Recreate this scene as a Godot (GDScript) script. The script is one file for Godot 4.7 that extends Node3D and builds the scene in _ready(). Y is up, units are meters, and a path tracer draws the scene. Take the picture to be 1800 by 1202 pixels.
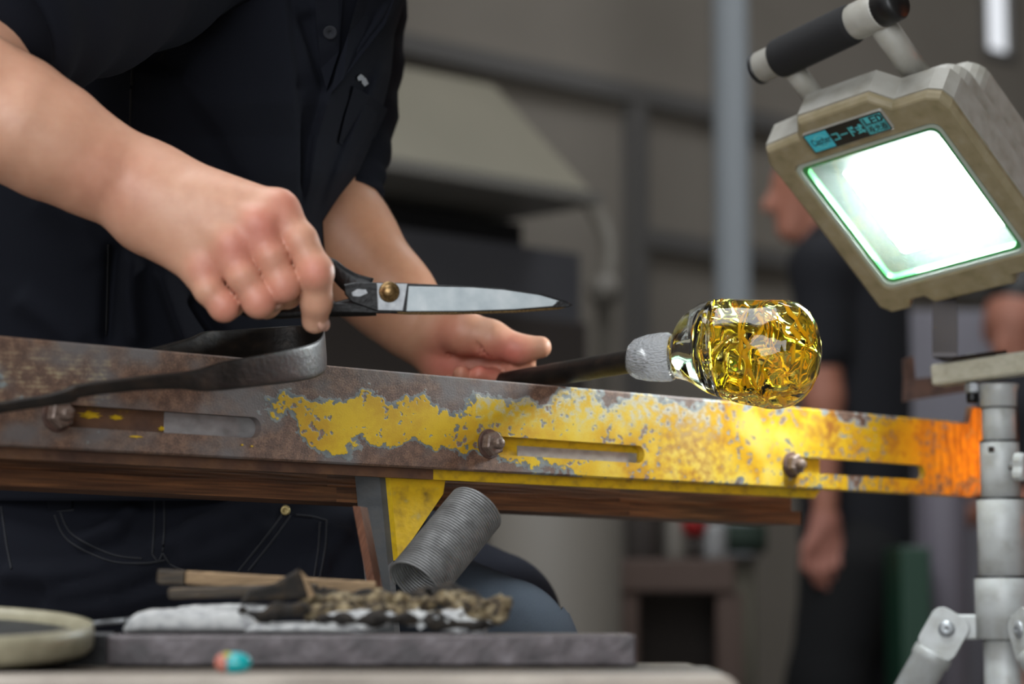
extends Node3D
# A glassblower at the bench: a slotted steel rail, a floodlight on a tripod, a bulb of amber glass.

const FPX := 4117.0                       # focal length in pixels of the 1800 x 1202 frame
const EYE := Vector3(0, 0.62, 0)
const PITCH := 0.112230                   # the camera looks up by 6.43 degrees

var CAM := Basis(Vector3.RIGHT, PITCH)
var U := Vector3(0.72804404, 0, -0.68553036)   # along the rail (and the back wall), away to the right
var N := Vector3(0.68553036, 0, 0.72804404)    # out of the rail's face
var O := Vector3(-0.34976925, 0.80343909, -1.58945537)  # a point of the rail's top edge
var M := {}
var NZ := {}
var NOPAINT: Callable

func _ready() -> void:
	camera_and_light()
	make_materials()
	build_room()
	build_bench()
	build_floodlight()
	build_tripod()
	build_glassblower()
	build_tools()
	build_glass()
	build_table()
	build_background()

func camera_and_light() -> void:
	var cam := Camera3D.new()
	cam.name = "camera"
	add_child(cam)
	cam.transform = Transform3D(CAM, EYE)
	cam.near = 0.05
	cam.far = 60.0
	var at := CameraAttributesPhysical.new()
	at.frustum_focal_length = 82.2
	at.frustum_focus_distance = 1.83
	at.frustum_near = 0.05
	at.frustum_far = 60.0
	at.exposure_aperture = 4.3
	cam.attributes = at
	cam.fov = 16.6108
	cam.current = true
	var env := Environment.new()
	env.background_mode = Environment.BG_SKY
	var sky := Sky.new()
	var sm := ProceduralSkyMaterial.new()
	sm.sky_top_color = Color(0.62, 0.70, 0.80)
	sm.sky_horizon_color = Color(0.80, 0.83, 0.86)
	sm.ground_bottom_color = Color(0.30, 0.29, 0.27)
	sm.ground_horizon_color = Color(0.55, 0.55, 0.54)
	sky.sky_material = sm
	env.sky = sky
	env.tonemap_mode = Environment.TONE_MAPPER_LINEAR
	env.tonemap_exposure = 0.93
	env.sdfgi_enabled = true
	env.ssao_enabled = true
	env.ssil_enabled = true
	var we := WorldEnvironment.new()
	we.name = "environment"
	we.environment = env
	add_child(we)
	# daylight through the roof light above the bench and through the big door behind the camera to the left
	area("roof_daylight", Vector3(-1.5, 4.30, -1.6), Vector3(0.12, -1, -0.05), Vector2(3.0, 3.0), Color(0.97, 0.985, 1.0), 17.0)
	area("added_rear_fill", room(-0.2, 4.55, 2.2), Vector3(0.0, -1, 0.0), Vector2(1.6, 1.6), Color(0.97, 0.985, 1.0), 5.0)  # added fill without a known source: lifts the dim back wall
	area("door_daylight", room(-6.85, 1.65, 6.4), U + Vector3(0, -0.05, 0), Vector2(3.8, 2.9), Color(0.97, 0.985, 1.0), 20.0)

func area(called: String, at: Vector3, towards: Vector3, size: Vector2, color: Color, energy: float) -> AreaLight3D:
	var l := AreaLight3D.new()
	l.name = called
	l.area_size = size
	l.area_normalize_energy = true
	l.light_color = color
	l.light_energy = energy
	l.shadow_enabled = true
	l.area_range = 30.0
	l.area_attenuation = 2.0
	add_child(l)
	var z := -towards.normalized()
	var x := Vector3.UP.cross(z)
	x = Vector3.RIGHT if x.length() < 0.2 else x.normalized()
	l.transform = Transform3D(Basis(x, z.cross(x), z), at)
	return l

# ---------------------------------------------------------------- places

func P(px: float, py: float, d: float) -> Vector3:      # the point that deep under a pixel
	return EYE + CAM * Vector3((px - 900.0) / FPX * d, -(py - 601.0) / FPX * d, -d)

func rl(s: float, h: float, n: float) -> Vector3:       # along the rail, up, out of its face
	return O + U * s + Vector3(0, h, 0) + N * n

var WALL0 := Vector3.ZERO
func room(s: float, y: float, n: float) -> Vector3:     # along the back wall, up, out of it
	if WALL0 == Vector3.ZERO:
		WALL0 = P(1000, 1065, 6.8)
		WALL0.y = 0.0
	return WALL0 + U * s + Vector3(0, y, 0) + N * n

# ---------------------------------------------------------------- nodes

func numbered(called: String) -> String:
	if not has_node(NodePath(called)):
		return called
	var i := 1
	while has_node(NodePath("%s_%03d" % [called, i])):
		i += 1
	return "%s_%03d" % [called, i]

func tag(o: Node3D, label: String, category: String, group := "", kind := "") -> Node3D:
	if label:
		o.set_meta("label", label)
	if category:
		o.set_meta("category", category)
	if group:
		o.set_meta("group", group)
	if kind:
		o.set_meta("kind", kind)
	return o

func thing(called: String, label: String, category: String, at: Vector3, basis := Basis.IDENTITY, group := "") -> Node3D:
	var o := Node3D.new()
	o.name = numbered(called)
	add_child(o)
	o.transform = Transform3D(basis, at)
	tag(o, label, category, group)
	return o

func part(called: String, shape: Mesh, mat: Material, parent: Node3D, label := "") -> MeshInstance3D:
	var o := MeshInstance3D.new()
	o.name = called
	o.mesh = shape
	for i in shape.get_surface_count():
		o.set_surface_override_material(i, mat)
	parent.add_child(o, true)
	if label:
		o.set_meta("label", label)
	return o

func single(called: String, mb: MB, mat: Material, label: String, category: String, at: Vector3, group := "") -> MeshInstance3D:
	var o := MeshInstance3D.new()
	o.name = numbered(called)
	o.mesh = mb.done(at)
	o.set_surface_override_material(0, mat)
	add_child(o)
	o.position = at
	tag(o, label, category, group)
	return o

func struct(called: String, mb: MB, mat: Material) -> MeshInstance3D:
	var o := MeshInstance3D.new()
	o.name = called
	o.mesh = mb.done(Vector3.ZERO)
	o.set_surface_override_material(0, mat)
	add_child(o)
	o.set_meta("kind", "structure")
	return o

# ---------------------------------------------------------------- meshes

class MB:                                  # collects closed shapes; each is turned so that its outside faces out
	var st := SurfaceTool.new()
	var uv_fn: Callable
	var hollow := false                    # a cavity: its faces look inwards
	func _init() -> void:
		st.begin(Mesh.PRIMITIVE_TRIANGLES)
	func add(t: PackedVector3Array, smooth: bool, group := 0) -> void:
		var c := Vector3.ZERO
		for v in t:
			c += v
		c /= maxf(t.size(), 1)
		var vol := 0.0
		for i in range(0, t.size(), 3):
			vol += (t[i] - c).dot((t[i + 1] - c).cross(t[i + 2] - c))
		st.set_smooth_group(group if smooth else 0xFFFFFFFF)
		var has_uv := uv_fn.is_valid()
		for i in range(0, t.size(), 3):
			for k in ([0, 2, 1] if (vol > 0.0) != hollow else [0, 1, 2]):
				if has_uv:
					st.set_uv(uv_fn.call(t[i + k]))
				st.add_vertex(t[i + k])
	func done(origin := Vector3.ZERO) -> ArrayMesh:
		st.generate_normals()
		var m := st.commit()
		if origin == Vector3.ZERO:
			return m
		var a := m.surface_get_arrays(0)
		var v: PackedVector3Array = a[Mesh.ARRAY_VERTEX]
		for i in v.size():
			v[i] -= origin
		a[Mesh.ARRAY_VERTEX] = v
		var r := ArrayMesh.new()
		r.add_surface_from_arrays(Mesh.PRIMITIVE_TRIANGLES, a)
		return r
	static func q(t: PackedVector3Array, a: Vector3, b: Vector3, c: Vector3, d: Vector3) -> void:
		t.append_array([a, b, c, a, c, d])
	func box(xf: Transform3D, s: Vector3, c := 0.0) -> MB:      # a box with chamfered edges
		var h := s * 0.5
		var t := PackedVector3Array()
		c = minf(c, minf(h.x, minf(h.y, h.z)) * 0.9)
		for ax in 3:
			var b := (ax + 1) % 3
			var e := (ax + 2) % 3
			for sg in [-1.0, 1.0]:
				var r := []
				for k in [[-1, -1], [1, -1], [1, 1], [-1, 1]]:
					var v := Vector3.ZERO
					v[ax] = sg * h[ax]
					v[b] = k[0] * (h[b] - c)
					v[e] = k[1] * (h[e] - c)
					r.append(v)
				if sg > 0:
					q(t, r[0], r[1], r[2], r[3])
				else:
					q(t, r[3], r[2], r[1], r[0])
		if c > 0.0:
			for ax in 3:
				var b := (ax + 1) % 3
				var e := (ax + 2) % 3
				for k in [[-1, -1], [1, -1], [1, 1], [-1, 1]]:
					var v := [Vector3.ZERO, Vector3.ZERO, Vector3.ZERO, Vector3.ZERO]
					for i in 4:
						v[i][ax] = (h[ax] - c) * (1.0 if i in [1, 2] else -1.0)
						v[i][b] = k[0] * (h[b] - (c if i in [2, 3] else 0.0))
						v[i][e] = k[1] * (h[e] - (0.0 if i in [2, 3] else c))
					if k[0] * k[1] > 0:
						q(t, v[0], v[1], v[2], v[3])
					else:
						q(t, v[3], v[2], v[1], v[0])
			for x in [-1.0, 1.0]:
				for y in [-1.0, 1.0]:
					for z in [-1.0, 1.0]:
						var a := Vector3(x * h.x, y * (h.y - c), z * (h.z - c))
						var b2 := Vector3(x * (h.x - c), y * h.y, z * (h.z - c))
						var d := Vector3(x * (h.x - c), y * (h.y - c), z * h.z)
						t.append_array([a, b2, d] if x * y * z > 0 else [a, d, b2])
		for i in t.size():
			t[i] = xf * t[i]
		add(t, false)
		return self
	func bar(a: Vector3, b: Vector3, w: float, h: float, up := Vector3.UP, c := 0.0) -> MB:   # a box from a to b
		var z := (b - a).normalized()
		var x := up.cross(z).normalized()
		return box(Transform3D(Basis(x, z.cross(x), z), (a + b) * 0.5), Vector3(w, h, a.distance_to(b)), c)
	func hexa(p: Array) -> MB:             # eight corners: 0-3 one face, 4-7 the face across
		var t := PackedVector3Array()
		q(t, p[0], p[1], p[2], p[3]); q(t, p[7], p[6], p[5], p[4])
		for i in 4:
			var j := (i + 1) % 4
			q(t, p[i], p[i + 4], p[j + 4], p[j])
		add(t, false)
		return self
	func loft(rings: Array, smooth := true, caps := true, closed := false, group := 0) -> MB:
		var t := PackedVector3Array()
		var n: int = rings[0].size()
		for i in rings.size() - (0 if closed else 1):
			var A: PackedVector3Array = rings[i]
			var B: PackedVector3Array = rings[(i + 1) % rings.size()]
			for k in n:
				var m := (k + 1) % n
				q(t, A[k], A[m], B[m], B[k])
		if caps and not closed:
			for e in [0, rings.size() - 1]:
				var A: PackedVector3Array = rings[e]
				var c := Vector3.ZERO
				for v in A:
					c += v
				c /= n
				for k in n:
					var m := (k + 1) % n
					t.append_array([c, A[m], A[k]] if e == 0 else [c, A[k], A[m]])
		add(t, smooth, group)
		return self
	func sweep(pts: Array, hw: Array, hh: Array, sides := 12, power := 1.0, up := Vector3.UP, smooth := true, closed := false) -> MB:
		var rings := []
		var n := pts.size()
		for i in n:
			var d: Vector3 = (pts[(i + 1) % n] - pts[(i - 1 + n) % n]) if closed else (pts[mini(i + 1, n - 1)] - pts[maxi(i - 1, 0)])
			d = d.normalized()
			var x := up.cross(d)
			if x.length() < 0.05:
				x = Vector3.RIGHT.cross(d)
			x = x.normalized()
			var y := d.cross(x)
			var r := PackedVector3Array()
			for k in sides:
				var a := TAU * (k + 0.5) / sides
				var ca := cos(a)
				var sa := sin(a)
				r.append(pts[i] + x * hw[mini(i, hw.size() - 1)] * signf(ca) * pow(absf(ca), power) + y * hh[mini(i, hh.size() - 1)] * signf(sa) * pow(absf(sa), power))
			rings.append(r)
		return loft(rings, smooth, true, closed)
	func tube(pts: Array, r: float, sides := 10) -> MB:
		return sweep(pts, [r], [r], sides)
	func lathe(profile: Array, at: Vector3, axis: Vector3, sides := 32, smooth := true, closed := false) -> MB:   # profile: Vector2(radius, along)
		var z := axis.normalized()
		var x := (Vector3.UP if absf(z.y) < 0.9 else Vector3.RIGHT).cross(z).normalized()
		var y := z.cross(x)
		var rings := []
		for p in profile:
			var r := PackedVector3Array()
			for k in sides:
				var a := TAU * k / sides
				r.append(at + z * p.y + (x * cos(a) + y * sin(a)) * maxf(p.x, 0.00001))
			rings.append(r)
		return loft(rings, smooth, true, closed)
	func prism(poly: PackedVector2Array, xf: Transform3D, z0: float, z1: float, c := 0.0) -> MB:   # an outline with depth and a chamfered front rim
		var t := PackedVector3Array()
		var n := poly.size()
		var area := 0.0
		for i in n:
			area += poly[i].cross(poly[(i + 1) % n])
		var inn := PackedVector2Array()
		for i in n:
			var e0 := (poly[i] - poly[(i - 1 + n) % n]).normalized()
			var e1 := (poly[(i + 1) % n] - poly[i]).normalized()
			var s := 1.0 if area > 0 else -1.0
			var n0 := Vector2(-e0.y, e0.x) * s
			var n1 := Vector2(-e1.y, e1.x) * s
			var m := (n0 + n1)
			m = m / maxf(m.length_squared() * 0.5, 0.35)
			inn.append(poly[i] + m * c)
		var tri := Geometry2D.triangulate_polygon(poly)
		var lay := [[poly, z0], [poly, z1 - c], [inn, z1]] if c > 0.0 else [[poly, z0], [poly, z1]]
		for e in [0, lay.size() - 1]:
			var pl: PackedVector2Array = lay[e][0]
			for i in range(0, tri.size(), 3):
				var v := [tri[i], tri[i + 1], tri[i + 2]]
				if (pl[v[1]] - pl[v[0]]).cross(pl[v[2]] - pl[v[0]]) < 0.0:
					v = [v[0], v[2], v[1]]
				if e == 0:
					v = [v[0], v[2], v[1]]
				for k in v:
					t.append(xf * Vector3(pl[k].x, pl[k].y, lay[e][1]))
		for l in lay.size() - 1:
			for i in n:
				var j := (i + 1) % n
				var a0: Vector2 = lay[l][0][i]
				var a1: Vector2 = lay[l][0][j]
				var b0: Vector2 = lay[l + 1][0][i]
				var b1: Vector2 = lay[l + 1][0][j]
				var w := [Vector3(a0.x, a0.y, lay[l][1]), Vector3(a1.x, a1.y, lay[l][1]), Vector3(b1.x, b1.y, lay[l + 1][1]), Vector3(b0.x, b0.y, lay[l + 1][1])]
				if area < 0:
					w.reverse()
				q(t, xf * w[0], xf * w[1], xf * w[2], xf * w[3])
		add(t, false)
		return self

static func rounded(w: float, h: float, r: float, seg := 5) -> PackedVector2Array:   # a rounded rectangle round the origin
	var o := PackedVector2Array()
	for k in 4:
		var cx := (w * 0.5 - r) * (1 if k in [0, 3] else -1)
		var cy := (h * 0.5 - r) * (1 if k in [0, 1] else -1)
		for i in seg + 1:
			var a := PI / 2 * (k + float(i) / seg)
			o.append(Vector2(cx + cos(a) * r, cy + sin(a) * r))
	return o

func smooth_path(pts: Array, per := 6) -> Array:           # Catmull-Rom through the points
	var o := []
	var n := pts.size()
	for i in n - 1:
		var a = pts[maxi(i - 1, 0)]
		var b = pts[i]
		var c = pts[i + 1]
		var d = pts[mini(i + 2, n - 1)]
		for k in per:
			var t := float(k) / per
			o.append((b * 2.0 + (c - a) * t + (a * 2.0 - b * 5.0 + c * 4.0 - d) * t * t + (b * 3.0 - a - c * 3.0 + d) * t * t * t) * 0.5)
	o.append(pts[n - 1])
	return o

# ---------------------------------------------------------------- bodies: a distance field on a grid, meshed as surface nets

class Field:
	var o: Vector3
	var c: float
	var nx: int
	var ny: int
	var nz: int
	var f: PackedFloat32Array
	func _init(lo: Vector3, hi: Vector3, cell: float) -> void:
		o = lo
		c = cell
		nx = int(ceil((hi.x - lo.x) / cell)) + 1
		ny = int(ceil((hi.y - lo.y) / cell)) + 1
		nz = int(ceil((hi.z - lo.z) / cell)) + 1
		f.resize(nx * ny * nz)
		f.fill(1.0)
	func bone(a: Vector3, b: Vector3, ra: float, rb: float, k: float, fd := Vector3.ZERO, fs := 1.0, cut := false) -> void:
		var m := maxf(ra, rb) + k + c * 2.5
		var l0 := ((a.min(b) - Vector3.ONE * m - o) / c).floor()
		var l1 := ((a.max(b) + Vector3.ONE * m - o) / c).ceil()
		var x0 := maxi(int(l0.x), 0)
		var x1 := mini(int(l1.x), nx - 1)
		var y0 := maxi(int(l0.y), 0)
		var y1 := mini(int(l1.y), ny - 1)
		var z0 := maxi(int(l0.z), 0)
		var z1 := mini(int(l1.z), nz - 1)
		var ba := b - a
		var inv := 1.0 / maxf(ba.length_squared(), 1e-12)
		var ik := 0.25 / k
		var flat := fs != 1.0
		for z in range(z0, z1 + 1):
			for y in range(y0, y1 + 1):
				var i := (z * ny + y) * nx + x0
				var p := Vector3(o.x + x0 * c, o.y + y * c, o.z + z * c) - a
				for x in range(x0, x1 + 1):
					var t := clampf(p.dot(ba) * inv, 0.0, 1.0)
					var v := p - ba * t
					if flat:
						v += fd * (v.dot(fd) * (fs - 1.0))
					var d := v.length() - (ra + (rb - ra) * t)
					var e := f[i]
					if cut:                                        # dents instead of adding
						var h := maxf(k - absf(-d - e), 0.0)
						f[i] = maxf(e, -d) + h * h * ik
					elif d < e + k:
						var h := maxf(k - absf(d - e), 0.0)
						f[i] = minf(d, e) - h * h * ik
					i += 1
					p.x += c
	func merge(g: PackedFloat32Array) -> void:
		for i in f.size():
			if g[i] < f[i]:
				f[i] = g[i]
	func at(p: Vector3) -> float:
		var q := (p - o) / c
		var x := int(q.x)
		var y := int(q.y)
		var z := int(q.z)
		if q.x < 0 or q.y < 0 or q.z < 0 or x >= nx - 1 or y >= ny - 1 or z >= nz - 1:
			return 1.0
		var i := (z * ny + y) * nx + x
		var u := q.x - x
		var v := q.y - y
		var w := q.z - z
		var s := nx * ny
		return lerpf(lerpf(lerpf(f[i], f[i + 1], u), lerpf(f[i + nx], f[i + nx + 1], u), v), lerpf(lerpf(f[i + s], f[i + s + 1], u), lerpf(f[i + s + nx], f[i + s + nx + 1], u), v), w)
	func hit(from: Vector3, dir: Vector3, t0: float, t1: float) -> Vector3:
		var t := t0
		while t < t1:
			var d := at(from + dir * t)
			if d < 0.0005:
				break
			t += clampf(d * 0.8, 0.001, c * 2.0)
		return from + dir * t
	func net(out: Array, origin: Vector3, paint: Callable) -> void:     # appends [positions, normals, colours, indices]
		var pos: PackedVector3Array = out[0]
		var nor: PackedVector3Array = out[1]
		var col: PackedColorArray = out[2]
		var idx: PackedInt32Array = out[3]
		var map := PackedInt32Array()
		map.resize(f.size())
		map.fill(-1)
		var s := nx * ny
		var lim := c * 2.2
		var off := [0, 1, nx, nx + 1, s, s + 1, s + nx, s + nx + 1]
		var ea := [0, 2, 4, 6, 0, 1, 4, 5, 0, 1, 2, 3]
		var eb := [1, 3, 5, 7, 2, 3, 6, 7, 4, 5, 6, 7]
		var cor := [Vector3(0, 0, 0), Vector3(1, 0, 0), Vector3(0, 1, 0), Vector3(1, 1, 0), Vector3(0, 0, 1), Vector3(1, 0, 1), Vector3(0, 1, 1), Vector3(1, 1, 1)]
		var cells := PackedInt32Array()
		var v := PackedFloat32Array()
		v.resize(8)
		for z in nz - 1:
			for y in ny - 1:
				var i := (z * ny + y) * nx
				for x in nx - 1:
					var d := f[i]
					if d < lim and d > -lim:
						var mask := 0
						for k in 8:
							v[k] = f[i + off[k]]
							if v[k] < 0.0:
								mask |= 1 << k
						if mask != 0 and mask != 255:
							var p := Vector3.ZERO
							var n := 0
							for e in 12:
								var a: int = ea[e]
								var b: int = eb[e]
								if (v[a] < 0.0) != (v[b] < 0.0):
									p += cor[a].lerp(cor[b], v[a] / (v[a] - v[b]))
									n += 1
							p /= n
							map[i] = pos.size()
							cells.append(i)
							var w := o + (Vector3(x, y, z) + p) * c
							pos.append(w - origin)
							nor.append(Vector3(v[1] + v[3] + v[5] + v[7] - v[0] - v[2] - v[4] - v[6], v[2] + v[3] + v[6] + v[7] - v[0] - v[1] - v[4] - v[5], v[4] + v[5] + v[6] + v[7] - v[0] - v[1] - v[2] - v[3]).normalized())
							col.append(paint.call(w) if paint.is_valid() else Color.WHITE)
					i += 1
		for i in cells:
			var inside := f[i] < 0.0
			for ax in 3:
				var st: int = [1, nx, s][ax]
				if inside != (f[i + st] < 0.0):
					var u: int = [nx, s, 1][ax]
					var w: int = [s, 1, nx][ax]
					if i - u - w < 0:
						continue
					var A := map[i - u - w]
					var B := map[i - w]
					var C := map[i]
					var D := map[i - u]
					if A < 0 or B < 0 or D < 0:
						continue
					if inside:
						idx.append_array([A, C, B, A, D, C])
					else:
						idx.append_array([A, B, C, A, C, D])
		out[0] = pos
		out[1] = nor
		out[2] = col
		out[3] = idx

static func blank() -> Array:
	return [PackedVector3Array(), PackedVector3Array(), PackedColorArray(), PackedInt32Array()]

static func net_mesh(out: Array) -> ArrayMesh:
	var a := []
	a.resize(Mesh.ARRAY_MAX)
	a[Mesh.ARRAY_VERTEX] = out[0]
	a[Mesh.ARRAY_NORMAL] = out[1]
	if out[2].size():
		a[Mesh.ARRAY_COLOR] = out[2]
	a[Mesh.ARRAY_INDEX] = out[3]
	var m := ArrayMesh.new()
	m.add_surface_from_arrays(Mesh.PRIMITIVE_TRIANGLES, a)
	return m

# ---------------------------------------------------------------- materials

func noise_bytes(w: int, h: int, seed_: int, freq: float, octaves := 4, kind := FastNoiseLite.TYPE_SIMPLEX_SMOOTH, seamless := true) -> PackedByteArray:
	var n := FastNoiseLite.new()
	n.seed = seed_
	n.frequency = freq
	n.noise_type = kind
	n.fractal_octaves = octaves
	var im := n.get_seamless_image(w, h) if seamless else n.get_image(w, h, false, false, true)
	im.convert(Image.FORMAT_L8)
	return im.get_data()

func ramp_tex(seed_: int, freq: float, octaves: int, colors: Array, size := 256, stretch := Vector2.ONE) -> ImageTexture:
	var w := size
	var b := noise_bytes(w, w, seed_, freq, octaves)
	var lut := PackedByteArray()
	for i in 256:
		var t := i / 255.0 * (colors.size() - 1)
		var k := mini(int(t), colors.size() - 2)
		var c: Color = colors[k].lerp(colors[k + 1], t - k)
		lut.append_array([int(c.r * 255), int(c.g * 255), int(c.b * 255)])
	var o := PackedByteArray()
	o.resize(w * w * 3)
	for y in w:
		for x in w:
			var v := b[(int(y * stretch.y) % w) * w + int(x * stretch.x) % w] * 3
			var i := (y * w + x) * 3
			o[i] = lut[v]
			o[i + 1] = lut[v + 1]
			o[i + 2] = lut[v + 2]
	return ImageTexture.create_from_image(Image.create_from_data(w, w, false, Image.FORMAT_RGB8, o))

func grey_tex(key: String, seed_: int, freq: float, octaves: int, size := 256) -> ImageTexture:
	if not NZ.has(key):
		NZ[key] = ImageTexture.create_from_image(Image.create_from_data(size, size, false, Image.FORMAT_L8, noise_bytes(size, size, seed_, freq, octaves)))
	return NZ[key]

func mat(key: String, color: Color, rough: float, metal := 0.0, ramp := [], scale := 10.0, freq := 0.02, bump := 0.0, bump_key := "fine") -> StandardMaterial3D:
	var m := StandardMaterial3D.new()
	m.resource_name = key
	m.albedo_color = color
	m.roughness = rough
	m.metallic = metal
	if ramp.size():
		m.albedo_color = Color.WHITE
		m.albedo_texture = ramp_tex(hash(key) % 1000, freq, 5, ramp)
	if ramp.size() or bump > 0.0:
		m.uv1_triplanar = true
		m.uv1_scale = Vector3.ONE * scale
	if bump > 0.0:
		m.heightmap_enabled = true
		m.heightmap_texture = grey_tex(bump_key, 11, {"fine": 0.06, "coarse": 0.02, "weave": 0.2}[bump_key], 4)
		m.heightmap_scale = bump
	M[key] = m
	return m

func make_materials() -> void:
	mat("wall", Color(), 0.9, 0, [Color(0.49, 0.462, 0.425), Color(0.53, 0.502, 0.465), Color(0.565, 0.537, 0.497)], 0.35, 0.012)
	mat("girt", Color(0.40, 0.39, 0.38), 0.7)
	mat("floor", Color(), 0.85, 0, [Color(0.46, 0.45, 0.43), Color(0.60, 0.585, 0.56)], 0.5, 0.02)
	mat("ceiling", Color(0.62, 0.62, 0.60), 0.9)
	mat("column", Color(0.52, 0.54, 0.555), 0.55)
	mat("rust", Color(), 0.72, 0.1, [Color(0.20, 0.14, 0.12), Color(0.34, 0.24, 0.20), Color(0.45, 0.32, 0.25)], 9.0, 0.02, 0.10)
	mat("rusty_dark", Color(), 0.6, 0.2, [Color(0.10, 0.085, 0.08), Color(0.17, 0.14, 0.125), Color(0.27, 0.20, 0.16)], 9.0, 0.02, 0.06)
	mat("dark_steel", Color(), 0.44, 0.35, [Color(0.085, 0.074, 0.068), Color(0.13, 0.112, 0.10), Color(0.23, 0.18, 0.14)], 12.0, 0.02, 0.02)
	mat("strap", Color(0.15, 0.13, 0.13), 0.28, 0.6)
	mat("black_iron", Color(), 0.38, 0.5, [Color(0.05, 0.05, 0.055), Color(0.09, 0.085, 0.085)], 14.0, 0.02, 0.02)
	mat("bolt_steel", Color(), 0.45, 0.3, [Color(0.30, 0.24, 0.21), Color(0.44, 0.37, 0.33), Color(0.56, 0.49, 0.45)], 30.0, 0.03, 0.03)
	mat("bare_steel", Color(), 0.45, 0.3, [Color(0.46, 0.45, 0.44), Color(0.58, 0.57, 0.57), Color(0.64, 0.63, 0.63)], 14.0, 0.02)
	mat("rust_flecked", Color(), 0.7, 0.05, [Color(0.20, 0.14, 0.12), Color(0.24, 0.17, 0.14), Color(0.30, 0.21, 0.17), Color(0.36, 0.26, 0.20), Color(0.36, 0.255, 0.19), Color(0.42, 0.30, 0.21), Color(0.44, 0.31, 0.21), Color(0.72, 0.58, 0.10)], 8.0, 0.012, 0.08)
	mat("zinc", Color(), 0.4, 0.55, [Color(0.50, 0.51, 0.52), Color(0.66, 0.67, 0.68)], 24.0, 0.02)
	mat("blade", Color(), 0.34, 0.25, [Color(0.58, 0.615, 0.63), Color(0.65, 0.68, 0.69), Color(0.71, 0.73, 0.735)], 12.0, 0.015)
	mat("brass", Color(), 0.32, 0.85, [Color(0.25, 0.19, 0.12), Color(0.52, 0.41, 0.26), Color(0.70, 0.60, 0.44)], 90.0, 0.03)
	mat("rivet_brass", Color(0.78, 0.70, 0.48), 0.35, 0.5)
	mat("spring", Color(), 0.45, 0.4, [Color(0.36, 0.355, 0.35), Color(0.49, 0.49, 0.485), Color(0.58, 0.58, 0.575)], 16.0, 0.02)
	mat("yellow_paint", Color(), 0.5, 0, [Color(0.30, 0.24, 0.20), Color(0.58, 0.47, 0.14), Color(0.74, 0.60, 0.09), Color(0.80, 0.65, 0.08), Color(0.82, 0.67, 0.10), Color(0.76, 0.62, 0.12), Color(0.60, 0.58, 0.48)], 9.0, 0.022, 0.03)
	mat("grey_painted_steel", Color(), 0.55, 0.1, [Color(0.25, 0.257, 0.262), Color(0.31, 0.318, 0.325), Color(0.35, 0.345, 0.34)], 9.0, 0.02, 0.03)
	M.beam_wood = wood("beam_wood", Color(0.22, 0.135, 0.08), Color(0.50, 0.33, 0.20), 3.0)
	M.stick_wood = wood("stick_wood", Color(0.30, 0.17, 0.11), Color(0.52, 0.33, 0.22), 5.0)
	M.pale_wood = wood("pale_wood", Color(0.42, 0.33, 0.23), Color(0.72, 0.60, 0.45), 5.0)
	M.char_wood = wood("char_wood", Color(0.10, 0.085, 0.07), Color(0.36, 0.29, 0.20), 5.0)
	M.worn_wood = wood("worn_wood", Color(0.44, 0.40, 0.36), Color(0.72, 0.68, 0.63), 3.0)
	mat("lamp_paint", Color(), 0.5, 0.05, [Color(0.54, 0.525, 0.48), Color(0.59, 0.58, 0.545), Color(0.62, 0.61, 0.58), Color(0.64, 0.635, 0.61)], 5.0, 0.03, 0.01)
	mat("lamp_face", Color(), 0.6, 0.0, [Color(0.44, 0.40, 0.29), Color(0.50, 0.455, 0.345), Color(0.53, 0.485, 0.38), Color(0.56, 0.52, 0.43)], 6.0, 0.03, 0.01)
	mat("stand_paint", Color(), 0.42, 0.05, [Color(0.54, 0.54, 0.52), Color(0.62, 0.625, 0.62), Color(0.65, 0.655, 0.655)], 8.0, 0.02)
	mat("stand_tan", Color(), 0.5, 0.05, [Color(0.56, 0.54, 0.47), Color(0.68, 0.665, 0.60), Color(0.72, 0.705, 0.65)], 9.0, 0.03)
	mat("black_plastic", Color(0.045, 0.045, 0.05), 0.45)
	mat("foam", Color(0.055, 0.052, 0.058), 0.85, 0, [], 60.0, 0.02, 0.02)
	mat("chrome", Color(0.78, 0.78, 0.78), 0.12, 1.0)
	mat("skin", Color.WHITE, 0.50, 0, [Color(0.945, 0.915, 0.905), Color(0.975, 0.96, 0.95), Color(1.0, 1.0, 1.0)], 14.0, 0.02, 0.004)
	M.skin.vertex_color_use_as_albedo = true
	M.skin.subsurf_scatter_enabled = true
	M.skin.subsurf_scatter_strength = 0.12
	mat("nail", Color(0.80, 0.62, 0.54), 0.3)
	mat("shirt", Color(), 0.9, 0, [Color(0.074, 0.080, 0.104), Color(0.100, 0.108, 0.136)], 60.0, 0.05, 0.02, "weave")
	M.shirt.metallic_specular = 0.22
	mat("trousers", Color(), 0.92, 0, [Color(0.24, 0.27, 0.305), Color(0.30, 0.33, 0.365)], 60.0, 0.05, 0.02, "weave")
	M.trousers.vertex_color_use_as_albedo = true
	M.trousers.metallic_specular = 0.25
	mat("seam", Color(0.125, 0.13, 0.15), 0.95)
	mat("seam_dark", Color(0.05, 0.052, 0.062), 0.95)
	mat("logo_thread", Color(0.55, 0.56, 0.58), 0.8)
	mat("hair", Color(0.035, 0.03, 0.028), 0.5)
	mat("newspaper", Color(), 0.95, 0, [Color(0.44, 0.44, 0.45), Color(0.66, 0.66, 0.66), Color(0.74, 0.74, 0.73), Color(0.78, 0.78, 0.77)], 7.0, 0.05)
	mat("charred_paper", Color(), 0.9, 0, [Color(0.06, 0.05, 0.045), Color(0.13, 0.11, 0.09), Color(0.33, 0.27, 0.18), Color(0.58, 0.52, 0.40), Color(0.66, 0.62, 0.54)], 14.0, 0.03, 0.08)
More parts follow.
